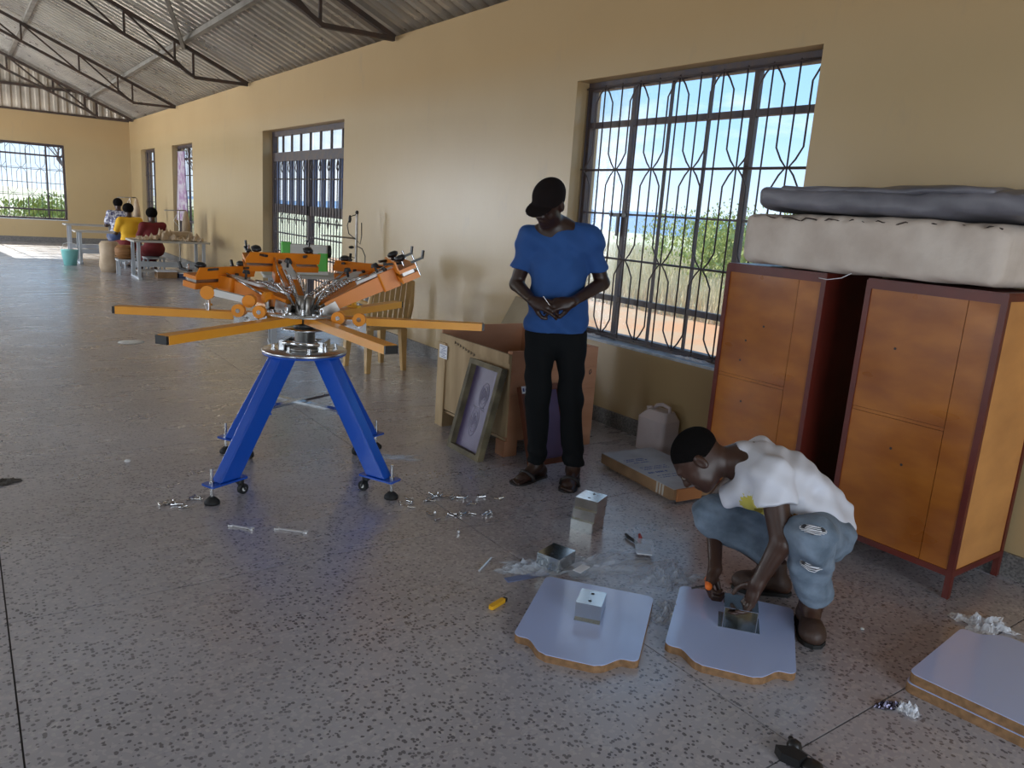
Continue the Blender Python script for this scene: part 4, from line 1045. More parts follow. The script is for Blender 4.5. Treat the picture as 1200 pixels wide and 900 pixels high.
for i in range(16):
    x, y = (.745, 3.81) if i < 10 else ((.775, 3.74) if i < 12 else (.87, 3.84))
    bolt(x+random.uniform(-.045, .045), y+random.uniform(-.025, .025), random.uniform(0, 6.28), 'small silver bolt in the heap on the floor left of the press', 'heaped bolts')
def bit(label, x, y, sx, sy, sz, m_, nm='scrap', cat='scrap'):
    o = MB(True).ell((0, 0, sz*.9), (sx, sy, sz), 10).build(nm, m_, None); o.matrix_local = Matrix.Translation((x, y, 0)); tag(o, label, cat)
bit('small white crumb on the floor left of the press', .68, 4.55, .018, .014, .010, m_white)
bit('flat white spot far out on the floor left of the press', 1.33, 8.36, .13, .11, .003, m_white, 'white_spot', 'paper disc')  # a very flat white ellipsoid laid on the floor
bit('small white crumb on the floor below the near wardrobe', 2.63, 1.36, .010, .008, .004, m_white) if False else None
bit('tiny white crumb on the floor before the near wardrobe', 2.79, 1.38, .010, .008, .004, m_white)
# black clamp at the bottom edge
ck = thing('black_clip', 'black plastic knob part lying on the floor joint at the bottom edge', 'clamp part', (1.90, 1.075, 0), .5)
MB().prism([(-.06, -.02), (-.02, -.04), (.0, .0), (-.02, .05), (-.05, .03)], .0, .028).build('wing', m_black, ck)
MB(True).lathe([(.0, .0), (.022, 0), (.024, .012), (.018, .03), (.008, .034), (0, .034)], (.02, 0, 0), n=5).build('knob', m_black, ck)
MB(True).cyl((.03, .0, .012), (.06, .015, .012), .008, n=8).build('stud', m_black, ck)
MB(True).lathe([(0, 0), (.03, 0), (.032, .012), (.02, .02), (0, .022)], (-.035, -.055, 0), n=12).build('base', m_black, ck)
# ============================================================ CHAIR AND SEWING STATION BEHIND THE PRESS
ch = thing('plastic_chair', 'tan plastic chair with slatted back standing behind the press', 'chair', (3.12, 6.52, 0), math.radians(6))
def leg_(x, y, s):
    mb = MB(); mb.add([(x*1.08-.02, y*1.1-.02, 0), (x*1.08+.02, y*1.1-.02, 0), (x*1.08+.02, y*1.1+.02, 0), (x*1.08-.02, y*1.1+.02, 0), (x-.034, y-.03, .40), (x+.034, y-.03, .40), (x+.034, y+.03, .40), (x-.034, y+.03, .40)],
        [(3, 2, 1, 0), (4, 5, 6, 7), (0, 1, 5, 4), (1, 2, 6, 5), (2, 3, 7, 6), (3, 0, 4, 7)], False); mb.build('leg', m_tan, ch)
for x in (-.18, .18):
    for y in (-.18, .18): leg_(x, y, 1)
MB().prism(rrect(-.22, -.22, .22, .22, .05), .40, .43).build('seat', m_tan, ch)
for i in range(7):
    x = -.165+.055*i; MB().add([(x-.020, -.235, .45), (x+.020, -.235, .45), (x+.024, -.295, .84), (x-.024, -.295, .84), (x-.020, -.222, .45), (x+.020, -.222, .45), (x+.024, -.282, .84), (x-.024, -.282, .84)],
        [(0, 1, 2, 3), (7, 6, 5, 4), (0, 4, 5, 1), (1, 5, 6, 2), (2, 6, 7, 3), (3, 7, 4, 0)], False).build('back_slat', m_tan, ch)
MB(True).tube([(-.215, -.21, .43), (-.225, -.25, .62), (-.20, -.295, .84), (-.10, -.302, .88), (0, -.303, .89), (.10, -.302, .88), (.20, -.295, .84), (.225, -.25, .62), (.215, -.21, .43)], .022, 8).build('back_frame', m_tan, ch)
for s in (-1, 1): MB(True).tube([(s*.225, -.25, .64), (s*.245, -.05, .66), (s*.24, .12, .64), (s*.215, .18, .56), (s*.20, .19, .41)], .020, 8).build('armrest', m_tan, ch)

def sewing_table(name, label, loc, rz, L_=1.2, W_=.55, H_=.76, top=m_tablegrey):
    t = thing(name, label, 'table', loc, rz)
    MB().prism(rrect(-L_/2, -W_/2, L_/2, W_/2, .03), H_-.03, H_).build('tabletop', top, t)
    for s in (-1, 1):
        for q in (-1, 1): MB().box((s*(L_/2-.10)-.025, q*(W_/2-.08)-.02, .035), (s*(L_/2-.10)+.025, q*(W_/2-.08)+.02, H_-.03)).build('leg', m_tableleg, t)
        MB().box((s*(L_/2-.10)-.03, -W_/2, 0), (s*(L_/2-.10)+.03, W_/2, .035)).build('foot_rail', m_tableleg, t)
    MB().box((-L_/2+.12, .10, .18), (L_/2-.12, .13, .27)).build('cross_bar', m_tableleg, t)
    return t
sewing_table('sewing_table', 'pale sewing table against the wall behind the press', (3.05, 7.75, 0), math.radians(-14), 1.15, .52, .76)
def sewing_machine(label, loc, rz, body=m_white, accent=m_greenp):
    t = thing('sewing_machine', label, 'sewing machine', loc, rz)
    MB().prism(rrect(-.24, -.09, .24, .09, .02), 0, .035).build('bed', body, t)
    MB().prism(rrect(.12, -.06, .23, .06, .02), .035, .22).build('column', accent, t)
    MB().prism(rrect(-.22, -.055, .23, .055, .025), .19, .30).build('arm', body, t)
    MB().prism(rrect(-.235, -.058, -.14, .058, .02), .10, .32).build('head_end', accent, t)
    MB(True).cyl((-.19, 0, .10), (-.19, 0, .04), .006, n=8).cyl((-.19, 0, .037), (-.19, 0, .043), .018, n=8).build('needle_bar', m_chrome, t)
    MB(True).cyl((.235, 0, .24), (.265, 0, .24), .065, n=20).build('handwheel', m_black, t)
    MB(True).cyl((.02, 0, .30), (.02, 0, .335), .01, n=8).cyl((.02, 0, .335), (.02, 0, .34), .03, n=12).build('oil_cap', m_black, t)
    return t
sewing_machine('white and bright green sewing machine seen between the press heads', (2.90, 7.78, .76), math.radians(-14))
cn = thing('green_bottle', 'bright green plastic tub beside the sewing machine behind the press', 'tub', (2.62, 7.70, .76))
MB(True).lathe([(0, 0), (.055, 0), (.065, .10), (.067, .11), (.0, .11)], n=20).build('tub_body', m_greenp, cn)
ts = thing('thread_stand', 'tall steel thread stand with hanging black leads behind the press', 'thread stand', (3.68, 8.25, 0))
MB(True).cyl((0, 0, 0), (0, 0, 1.40), .014, n=10).build('pole', m_steel, ts)
MB(True).lathe([(0, 0), (.16, 0), (.16, .02), (.02, .03), (0, .03)], n=20).build('base', m_black, ts)
MB(True).tube([(0, 0, 1.12), (-.18, .09, 1.13), (-.36, .16, 1.135)], .010, 8).build('cross_arm', m_steel, ts)
MB(True).tube([(0, 0, .90), (-.14, .05, .92), (-.17, .06, .86), (-.05, .02, .82)], .006, 6).build('wire_arm', m_steel, ts)
MB(True).tube([(-.33, .12, .90), (-.20, .07, .85), (-.08, .03, .82)], .005, 6).build('wire_arm', m_black, ts)
MB(True).tube([(.0, 0, 1.39), (-.07, .03, 1.36), (-.10, .03, 1.26), (-.08, .03, 1.17), (-.02, 0, 1.12), (.04, -.02, 1.06), (.05, -.03, 1.16), (.05, -.02, 1.30)], .006, 6).build('lead', m_black, ts)
MB(True).tube([(.0, 0, 1.04), (.06, -.03, 1.01), (.09, -.05, .93), (.09, -.05, .80), (.05, -.03, .72)], .006, 6).build('lead', m_black, ts)
MB(True).ell((-.07, .03, 1.335), (.018, .018, .045), 10).ell((0, 0, 1.41), (.02, .02, .025), 10).ell((-.05, .02, 1.02), (.035, .02, .018), 10).build('hook', m_black, ts)

# ============================================================ FAR SEWING TABLES
TB = sewing_table('sewing_table', 'grey work table heaped with cream cloth, nearest of the far tables', (3.0, 14.72, 0), 0, 1.26, .72, .66)
MB().prism(rrect(-.50, .0, .50, .30, .01), .10, .12).build('lower_shelf', m_tablegrey, TB)
sewing_table('sewing_table', 'second grey sewing table, behind the heaped one, below the yellow shirt', (2.32, 17.45, 0), 0, 1.0, .50, .64)
sewing_table('sewing_table', 'third grey sewing table at the back before the woman in patterned cloth', (2.30, 18.9, 0), 0, 1.0, .50, .70)
def cloth_pile(label, loc, s, seed, name='cloth_pile', m_=m_fabric):
    return crumple(name, label, 'cloth', loc, s[0], s[1], s[2], m_, seed, 0, 18)
cloth_pile('large heap of cream cloth in the middle of the nearest far table', (2.95, 14.7, .662), (.24, .17, .24), 31)
cloth_pile('flat cream cloth at the left end of the nearest far table', (2.60, 14.65, .662), (.18, .18, .09), 32)
cloth_pile('second heap of cream cloth at the right of the nearest far table', (3.38, 14.58, .662), (.14, .14, .20), 33)
for i in range(4):
    t = thing('folded_cloth', ['bottom', 'second', 'third', 'top'][i]+' folded cream cloth of the stack at the right of the heaped table', 'cloth', (3.20, 15.0, .662+.036*i), .1*i, None)
    MB().prism(rrect(-.26, -.10, .26, .10, .02), 0, .034).build('cloth', m_fabric, t)
def cone_stand(label, loc, h):
    t = thing('thread_cone_stand', label, 'thread stand', loc)
    MB(True).cyl((0, 0, 0), (0, 0, h), .012, n=8).build('pole', m_steel, t)
    MB(True).tube([(-.26, 0, h-.02), (.12, 0, h)], .012, 6).build('cross_arm', m_steel, t)
    MB(True).lathe([(0, 0), (.085, 0), (.07, .20), (.035, .38), (.02, .40), (0, .43)], (.12, .0, h-.42), n=14).build('thread_cone', m_fabric, t)
    MB(True).tube([(-.02, 0, h-.05), (-.10, 0, h-.2), (-.03, 0, h-.3)], .006, 5).build('thread', m_white, t)
cone_stand('tall stand with a cream cone near the narrow window right of the red dress', (3.45, 15.9, .0), 1.17)
cone_stand('tall stand with a cream cone behind the yellow shirt', (3.15, 19.2, .0), 1.32)
for lb, x, y, sx, sy, sz, m_ in (('brown cardboard box under the nearest far table', 2.95, 14.75, .16, .14, .11, m_card), ('bluish box under the right side of the nearest far table', 3.28, 14.75, .13, .12, .08, m_slat)):
    t = thing('storage_box', lb, 'box', (x, y, 0)); cube_part('box_body', (-sx, -sy, 0), (sx, sy, sz), m_, t); cube_part('box_lid', (-sx-.006, -sy-.006, sz), (sx+.006, sy+.006, sz+.02), m_paper, t)
t = thing('waste_sack', 'pale fabric sack standing left of the far tables', 'sack', (2.2, 15.7, 0))
MB(True).lathe([(0, 0), (.15, .0), (.18, .12), (.16, .32), (.17, .5), (.13, .55), (0, .53)], n=18).build('sack_body', m_fabric, t)
t = thing('bucket', 'turquoise plastic bucket on the floor by the far sack', 'bucket', (1.70, 17.0, 0))
MB(True).lathe([(0, 0), (.11, 0), (.15, .28), (.16, .29), (0, .28)], n=20).build('bucket_body', m_cyan, t)
MB(True).tube([(-.15, 0, .28), (-.10, 0, .40), (0, 0, .43), (.10, 0, .40), (.15, 0, .28)], .005, 5).build('bucket_handle', m_white, t)
t = thing('wicker_basket', 'round brown wicker basket left of the nearest far table', 'basket', (2.38, 15.2, .28))
MB(True).lathe([(0, 0), (.11, .0), (.16, .08), (.17, .17), (.13, .24), (0, .22)], n=16).build('basket_body', m_wicker, t)
for k in range(5): MB(True).tube([(.163*math.cos(a), .163*math.sin(a), .04+.04*k) for a in [i*2*math.pi/16 for i in range(16)]], .010, 5, closed=True).build('wicker_hoop', m_wicker, t)
t = thing('stool', 'small pale stool under the wicker basket', 'stool', (2.38, 15.2, 0))
MB().prism(rrect(-.15, -.15, .15, .15, .02), .25, .28).build('seat', m_tableleg, t)
for x in (-.12, .12):
    for y in (-.12, .12): MB().box((x-.015, y-.015, 0), (x+.015, y+.015, .25)).build('leg', m_tableleg, t)

# ============================================================ PEOPLE: signed distance fields turned into one surface
def surface_nets(f, org, h):
    """f sampled on a grid; returns vertices and quads of the zero level"""
    s = f < 0
    nx, ny, nz = f.shape
    acc = np.zeros((nx-1, ny-1, nz-1, 3), np.float32); cnt = np.zeros((nx-1, ny-1, nz-1), np.float32)
    c0 = s[:-1, :-1, :-1]; anyd = np.zeros_like(c0)
    corners = [(i, j, k) for i in (0, 1) for j in (0, 1) for k in (0, 1)]
    view = lambda A, c: A[c[0]:nx-1+c[0], c[1]:ny-1+c[1], c[2]:nz-1+c[2]]
    for c in corners: anyd |= (view(s, c) != c0)
    I = np.argwhere(anyd)
    F = {c: f[I[:, 0]+c[0], I[:, 1]+c[1], I[:, 2]+c[2]] for c in corners}
    V = np.zeros((len(I), 3)); C = np.zeros(len(I))
    for c in corners:
        for ax in range(3):
            if c[ax] == 0:
                d = list(c); d[ax] = 1; d = tuple(d)
                a, b = F[c], F[d]; m_ = (a < 0) != (b < 0)
                t = np.where(m_, a/(a-b+1e-12), 0)
                p = np.array(c, float)[None, :].repeat(len(I), 0); p[:, ax] += t
                V[m_] += p[m_]; C[m_] += 1
    V = V/C[:, None]+I
    idx = -np.ones((nx-1, ny-1, nz-1), np.int64); idx[I[:, 0], I[:, 1], I[:, 2]] = np.arange(len(I))
    quads = []
    for ax in range(3):
        u, v = [(1, 2), (2, 0), (0, 1)][ax]
        sl0 = [slice(None)]*3; sl1 = [slice(None)]*3; sl0[ax] = slice(0, -1); sl1[ax] = slice(1, None)
        ed = np.argwhere(s[tuple(sl0)] != s[tuple(sl1)])
        ok = (ed[:, u] > 0) & (ed[:, v] > 0) & (ed[:, u] < f.shape[u]-1) & (ed[:, v] < f.shape[v]-1)
        ed = ed[ok]; sg = s[ed[:, 0], ed[:, 1], ed[:, 2]]
        def g(du, dv):
            e_ = ed.copy(); e_[:, u] -= du; e_[:, v] -= dv; return idx[e_[:, 0], e_[:, 1], e_[:, 2]]
        q = np.stack([g(1, 1), g(0, 1), g(0, 0), g(1, 0)], 1)
        q[~sg] = q[~sg][:, ::-1]; quads.append(q)
    return V*h+org, np.concatenate(quads)
def smin(a, b, k):
    if k <= 0: return np.minimum(a, b)
    h = np.maximum(k-np.abs(a-b), 0)/k
    return np.minimum(a, b)-h*h*k*.25
def CC(a, b, ra, rb=None, k=.02, cut=None): return ('c', np.array(a, float), np.array(b, float), ra, ra if rb is None else rb, k, cut)
def EE(c, r, k=.02, M=None): return ('e', np.array(c, float), np.array(r, float), np.eye(3) if M is None else np.array(M, float), k)
def SUB(p, k=.01): return ('s', p, k)
def dist(p, X):
    if p[0] == 'c':
        _, a, b, ra, rb, k, cut = p; ba = b-a; L2 = (ba@ba)+1e-12
        pa = X-a; t = np.clip((pa@ba)/L2, 0, 1); d = np.sqrt(((pa-t[..., None]*ba)**2).sum(-1))-(ra+(rb-ra)*t)
        if cut is not None:
            n = ba/math.sqrt(L2); d = np.maximum(d, (X-b)@n-cut)
        return d
    _, c, r, M, k = p; q = (X-c)@M      # columns of M are the axes
    k0 = np.sqrt(((q/r)**2).sum(-1)); k1 = np.sqrt(((q/(r*r))**2).sum(-1))+1e-9
    return k0*(k0-1)/k1
def pbox(p):
    if p[0] == 'c':
        m_ = max(p[3], p[4]); return np.minimum(p[1], p[2])-m_, np.maximum(p[1], p[2])+m_
    e_ = np.abs(p[3])@p[2]; return p[1]-e_, p[1]+e_
def sdf_mesh(name, prims, h, material, parent, wrinkle=None, planes=(), smooth=0, mats=None):
    base = [p for p in prims if p[0] != 's']
    bb = [pbox(p) for p in base]; lo = np.min([b[0] for b in bb], 0)-4*h; hi = np.max([b[1] for b in bb], 0)+4*h
    n = np.ceil((hi-lo)/h).astype(int)+1
    f = np.full(n, .3, np.float32)
    axs = [lo[i]+h*np.arange(n[i]) for i in range(3)]
    def region(p, mg):
        a, b = pbox(p); i0 = np.maximum(np.floor((a-mg-lo)/h).astype(int), 0); i1 = np.minimum(np.ceil((b+mg-lo)/h).astype(int)+1, n)
        sl = tuple(slice(i0[i], i1[i]) for i in range(3))
        X = np.stack(np.meshgrid(axs[0][sl[0]], axs[1][sl[1]], axs[2][sl[2]], indexing='ij'), -1); return sl, X
    for p in prims:
        if p[0] == 's':
            sl, X = region(p[1], .02+p[2]); d = dist(p[1], X); f[sl] = -smin(-f[sl], d, p[2])
        else:
            k = p[5] if p[0] == 'c' else p[4]
            sl, X = region(p, k+3*h); f[sl] = smin(f[sl], dist(p, X), k)
    if wrinkle is not None or planes:
        X = np.stack(np.meshgrid(*axs, indexing='ij'), -1).astype(np.float32)
        if wrinkle is not None: f += wrinkle(X)
        for nrm, off in planes: f = np.maximum(f, X@np.array(nrm, np.float32)-off)
    V, Q = surface_nets(f, lo, h)
    me = bpy.data.meshes.new(name); me.from_pydata(V.tolist(), [], Q.tolist()); me.update()
    me.polygons.foreach_set('use_smooth', [True]*len(me.polygons)); 
    for mm in ([material] if not isinstance(material, (list, tuple)) else material): me.materials.append(mm)
    o = bpy.data.objects.new(name, me); link(o, parent)
    if smooth:
        md = o.modifiers.new('smooth', 'SMOOTH'); md.factor = .5; md.iterations = smooth
    return o
def v3(*a): return np.array(a, float)
def unit(v): v = np.array(v, float); return v/np.linalg.norm(v)
def head_prims(c, fw_, up_, sc=1.0, ears=True):
    f_ = unit(fw_); u_ = np.array(up_, float); u_ = unit(u_-f_*(u_@f_)); r_ = np.cross(f_, u_)
    M = np.stack([r_, f_, u_], 1)
    P = lambda x, y, z: np.array(c)+sc*(r_*x+f_*y+u_*z)
    E = lambda x, y, z, a, b, d, k=.02: EE(P(x, y, z), np.array([a, b, d])*sc, k, M)
    out = [E(0, -.012, .035, .074, .096, .082, .02), E(0, .035, .0, .062, .062, .075, .03), E(0, .038, -.062, .052, .052, .045, .03), E(0, .070, -.088, .024, .022, .018, .02),
           E(.036, .055, -.032, .026, .03, .026, .02), E(-.036, .055, -.032, .026, .03, .026, .02),
           E(0, .084, .026, .050, .016, .010, .018), CC(P(0, .092, .012), P(0, .110, -.022), .009*sc, .013*sc, .012), E(.014, .098, -.027, .010, .011, .009, .008), E(-.014, .098, -.027, .010, .011, .009, .008),
           E(0, .088, -.055, .025, .013, .008, .006), E(0, .086, -.067, .021, .013, .008, .006)]
    for s in (-1, 1):
        out.append(SUB(E(s*.033, .106, .006, .018, .016, .012), .012))
    for s in (-1, 1): out.append(E(s*.033, .082, .006, .0165, .012, .0125, .006))
    if ears:
        for s in (-1, 1): out += [E(s*.078, -.008, -.008, .010, .020, .032, .008), SUB(E(s*.088, -.002, -.006, .006, .010, .018), .004)]
    return out, P, M
def eyes(P, M, sc, parent):
    for s in (-1, 1):
        MB(True).ell(P(s*.033, .088, .004), (.0098*sc,)*3, 12).build('eye', m_eye, parent)
        MB(True).ell(P(s*.033, .0955, .002), (.0042*sc,)*3, 8).build('iris', m_black, parent)
def hand_prims(wr, d, n, side, curl=(.6, .7, .6, .6), sc=1.0, spread=.10, thumb=(.55, .6), thumb_curl=.5):
    """wr wrist point, d direction of the palm, n palm normal (palm side), side +1: thumb on the +cross side"""
    d = unit(d); n = np.array(n, float); n = unit(n-d*(n@d)); s_ = np.cross(n, d)*side   # s_ points to the thumb side
    out = []
    w = np.array(wr, float)
    M = np.stack([s_, d, n], 1)
    out.append(EE(w+d*.050*sc-n*.002, np.array([.039, .052, .0155])*sc, .014, M))
    out.append(CC(w, w+d*.05*sc, .024*sc, .020*sc, .02))
    lens = [(.040, .026, .020), (.044, .029, .021), (.041, .027, .021), (.033, .021, .018)]
    for i in range(4):
        off = (.029-.0195*i)*sc; b0 = w+d*(.088-.004*abs(i-1))*sc+s_*off
        out.append(CC(w+d*.045*sc+s_*off*.8, b0, .0115*sc, .0102*sc, .006))
        ang = 0; p = b0; sp = (1.4-i)*spread
        for j, l in enumerate(lens[i]):
            ang += curl[i]*(.8 if j == 0 else 1.0)
            dd = unit(d*math.cos(ang)+n*math.sin(ang)+s_*sp*math.cos(ang)*.6)
            q = p+dd*l*sc; out.append(CC(p, q, (.0100-.0008*j)*sc, (.0092-.0010*j)*sc, .0025)); p = q
    t0 = w+d*.020*sc+s_*.022*sc+n*.004
    t1 = t0+unit(d*.65+s_*thumb[0]+n*thumb[1])*.040*sc
    t2 = t1+unit(d*.8+s_*(thumb[0]-thumb_curl*.4)+n*thumb[1]*.8)*.032*sc
    t3 = t2+unit(d*.9-s_*thumb_curl*.5+n*.4)*.026*sc
    out += [CC(t0, t1, .0165*sc, .0125*sc, .012), CC(t1, t2, .0120*sc, .0105*sc, .003), CC(t2, t3, .0105*sc, .0085*sc, .003)]
    return out
def foot_prims(an, toe, r=1.0, bare=True):
    an = np.array(an, float); toe = np.array(toe, float); d = unit(toe-an); d[2] = 0; d = unit(d); s_ = np.array([-d[1], d[0], 0])
    g = v3(an[0], an[1], 0); out = []
    heel = g-d*.045+v3(0, 0, .034); ball = g+d*.125+v3(0, 0, .028)
    out += [EE(heel, (.032, .036, .034), .02), CC(an, heel, .036, .03, .03), CC(an+d*.02-v3(0, 0, .02), ball, .036, .024, .03)]
    M = np.stack([s_, d, v3(0, 0, 1)], 1)
    out.append(EE(g+d*.10+v3(0, 0, .024), (.044, .06, .022), .02, M))
    if bare:
        for i, (l, rr) in enumerate([(.062, .0125), (.058, .0100), (.052, .0092), (.044, .0088), (.035, .0085)]):
            o_ = s_*(.030-.0155*i); out.append(CC(g+d*.13+o_+v3(0, 0, .018), g+d*(.13+l)+o_+v3(0, 0, .013), rr, rr*.9, .004))
    return out

# ------------------------------------------------------------ standing man
man = thing('person', 'standing man in a blue t-shirt, black trousers and black cap looking at his hands', 'person', (2.70, 3.28, 0), math.atan2(-.6355, .7721))
hc = v3(-.118, -.075, 1.575); hf = unit((-.40, -.62, -.52)); hu = unit((-.10, -.45, .90))
hp, HP, HM = head_prims(hc, hf, hu, .97)
shL, shR = v3(-.205, .01, 1.375), v3(.115, .01, 1.395)
elL, elR = v3(-.268, .05, 1.125), v3(.208, .045, 1.165)
wrL, wrR = v3(-.160, -.175, 1.060), v3(.045, -.180, 1.070)
hipL, hipR = v3(-.115, .02, .90), v3(.060, .02, .90)
knL, knR = v3(-.100, -.02, .50), v3(.085, -.025, .50)
anL, anR = v3(-.078, .045, .085), v3(.135, .03, .085)
body = hp+[CC(v3(-.055, .015, 1.42), hc+v3(.01, .02, -.06), .056, .052, .04)]
torso = [CC(shL, shR, .062, .062, .06), EE((-.045, .015, 1.27), (.150, .098, .19), .06), EE((-.040, .01, 1.08), (.130, .092, .20), .06), EE((-.030, .02, .90), (.126, .086, .12), .05),
         CC(shL, v3(-.055, .02, 1.45), .055, .050, .05), CC(shR, v3(-.055, .02, 1.45), .055, .050, .05)]
arms = [CC(shL, elL, .052, .038, .03), CC(shR, elR, .052, .038, .03), CC(elL, wrL, .040, .025, .015), CC(elR, wrR, .040, .025, .015)]
legs = [CC(hipL, knL, .072, .050, .03), CC(hipR, knR, .072, .050, .03), CC(knL, anL, .050, .034, .02), CC(knR, anR, .050, .034, .02)]
hands = hand_prims(wrL, unit(v3(.85, -.35, -.16)), v3(.25, .50, -.45), 1, (.45, .55, .6, .65), 1.0, .1) + hand_prims(wrR, unit(v3(-.90, -.22, -.16)), v3(-.2, .6, -.5), -1, (.5, .55, .6, .7), 1.0, .1)
feet_ = foot_prims(anL, v3(-.19, -.10, 0))+foot_prims(anR, v3(.105, -.14, 0))
mb_ = sdf_mesh('body', body+torso+arms+legs+hands+feet_, .0052, m_skin, man, smooth=2)
eyes(HP, HM, .97, mb_)
# shirt
def wr_shirt(X):
    x, y, z = X[..., 0], X[..., 1], X[..., 2]
    return 3.0*.0028*np.sin(38*z+9*x+3*np.sin(11*x))*np.clip((1.2-z)*3, 0, 1)+.0055*np.sin(42*(x*.8+z*.6)+2*np.sin(14*z))+.0035*np.sin(60*(x*.5-z*.7)+2*np.sin(15*x))*np.clip((1.42-z)*12, 0, 1)
G = .017
tee = [CC(shL, shR, .066+G*.5, .066+G*.5, .05), EE((-.042, .012, 1.27), (.165, .112, .20), .05), EE((-.033, .012, 1.10), (.152, .108, .22), .05), CC(v3(-.10, .018, 1.02), v3(-.105, .018, .84), .100, .102, .05), CC(v3(.045, .018, 1.02), v3(.048, .018, .84), .100, .102, .05),
       CC(v3(-.03, -.0, 1.02), v3(-.03, .005, .84), .105, .118, .04),
       CC(shL, v3(-.05, .02, 1.445), .064, .058, .04), CC(shR, v3(-.05, .02, 1.445), .064, .058, .04),
       CC(shL, v3(-.248, .035, 1.215), .062, .062, .03, cut=0.0), CC(shR, v3(.172, .035, 1.235), .062, .064, .03, cut=0.0),
       SUB(CC(v3(-.065, -.01, 1.425), v3(-.075, -.045, 1.56), .060, .066), .012)]
sdf_mesh('t_shirt', tee, .0062, m_tee, man, wrinkle=wr_shirt, planes=[((0.03, 0, -1), -.885)], smooth=2)
def wr_tr(X):
    x, y, z = X[..., 0], X[..., 1], X[..., 2]
    return .006*np.sin(34*z+12*x+2*np.sin(9*z))*np.clip(1.0-np.abs(z-.52)*2.5, .15, 1)+.006*np.sin(70*z+14*x)*np.clip((.26-z)*8, 0, 1)+.003*np.sin(50*x+12*z)
tr = [EE((-.030, .02, .86), (.146, .104, .13), .05), CC(hipL*v3(1,1,.96), knL, .088, .068, .03), CC(hipR*v3(1,1,.96), knR, .088, .068, .03), CC(knL, anL+v3(0, .0, .025), .068, .058, .03, cut=.0), CC(knR, anR+v3(0, 0, .025), .068, .058, .03, cut=.0)]
sdf_mesh('trousers', tr, .0068, m_trouser, man, wrinkle=wr_tr, planes=[((0, 0, 1), .925)], smooth=2)
# cap: crown following the head, long peak
CM = HM
cap = [EE(HP(0, -.012, .045), np.array([.084, .106, .085]), .02, CM)]
cp_ = sdf_mesh('cap', cap+[EE(HP(0, .095, .030), np.array([.070, .085, .010]), .012, CM), EE(HP(0, -.012, .128), np.array([.007, .007, .006]), .004, CM)], .005, m_cap, man,
     planes=[(tuple(-CM[:, 2]*.98+CM[:, 1]*.0), float(-(CM[:, 2]*.98)@HP(0, 0, .012)))], smooth=1)
# hair below the cap edge
sdf_mesh('hair', [EE(HP(0, -.022, .020), np.array([.0765, .090, .072]), .02, CM)], .005, m_hair, man, planes=[(tuple(CM[:, 1]), float(CM[:, 1]@HP(0, .0, 0))), (tuple(-CM[:, 2]), float(-CM[:, 2]@HP(0, 0, -.03)))])
# open slippers
for an, toe in ((anL, v3(-.19, -.10, 0)), (anR, v3(.105, -.14, 0))):
    d = unit(toe-an); d[2] = 0; d = unit(d); a = math.atan2(d[1], d[0]); g0 = Matrix.Translation((an[0], an[1], 0)) @ Matrix.Rotation(a, 4, 'Z')
    o = [(-.085+.0*0, 0)]+[(-.085+.04*(1-math.cos(t)), -.042*math.sin(t)) for t in (.5, 1.0, 1.57)]+[(.08, -.050), (.15, -.054), (.185, -.045), (.205, -.015), (.205, .015), (.185, .045), (.15, .054), (.08, .050)]+[(-.085+.04*(1-math.cos(t)), .042*math.sin(t)) for t in (1.57, 1.0, .5)]
    sl = MB().prism(o, -.004, .010, g0).build('slipper', m_slipper, man)
    MB(True).tube([g0 @ Vector(p) for p in [(.075, -.052, .006), (.085, -.046, .035), (.10, -.02, .056), (.105, .0, .060), (.10, .02, .056), (.085, .046, .035), (.075, .052, .006)]], .012, 8).build('strap', m_slipper, sl)
# small screw held between his hands
sc_ = MB(True).cyl((0, 0, 0), (0, 0, .05), .003, n=8).cyl((0, 0, .05), (0, 0, .055), .006, n=8)
hs = sc_.build('screw', m_chrome, None); hs.matrix_local = MW[man.name] @ Matrix.Translation((-.070, -.255, 1.055)) @ Matrix.Rotation(-.7, 4, 'Y'); tag(hs, 'small steel screw held between the hands of the standing man', 'screw')

# ------------------------------------------------------------ crouching man
crm = thing('person', 'crouching man in a white t-shirt and ripped jeans working on a platen board', 'person', (2.60, 1.68, 0), math.atan2(-.84, .543))
hc = v3(-.335, -.09, .600); hf = unit((-.50, -.14, -.85)); hu = unit((-.84, .02, .50))
hp, HP2, HM2 = head_prims(hc, hf, hu, 1.02)
nk = v3(-.185, -.03, .610)
sN, sF = v3(-.055, -.165, .600), v3(-.130, .165, .585)
eN, eF = v3(.012, -.250, .385), v3(-.285, .20, .330)
wN, wF = v3(-.050, -.270, .215), v3(-.225, -.045, .135)
pN, pF = v3(.165, .055, .330), v3(.125, .235, .330)      # hips
kN, kF = v3(.105, -.250, .430), v3(-.280, .085, .310)
aN, aF = v3(.152, -.095, .110), v3(.000, .150, .120)
body = hp+[CC(v3(-.15, -.02, .60), hc+v3(.055, .03, .0), .060, .056, .04)]
spine = [v3(-.13, 0, .575), v3(-.02, .02, .555), v3(.08, .08, .46), v3(.15, .14, .35)]
torso = [CC(sN, sF, .060, .060, .06), EE(spine[1], (.13, .155, .085), .06), CC(spine[0], spine[2], .095, .10, .06), CC(spine[2], spine[3], .105, .115, .06), CC(pN, pF, .082, .082, .06), CC(sN, nk, .05, .05, .04), CC(sF, nk, .05, .05, .04)]
arms = [CC(sN, eN, .056, .040, .03), CC(sF, eF, .052, .040, .03), CC(eN, wN, .042, .026, .012), CC(eF, wF, .042, .026, .012)]
legs = [CC(pN, kN, .074, .054, .03), CC(pF, kF, .074, .054, .03), CC(kN, aN, .056, .036, .02), CC(kF, aF, .056, .036, .02)]
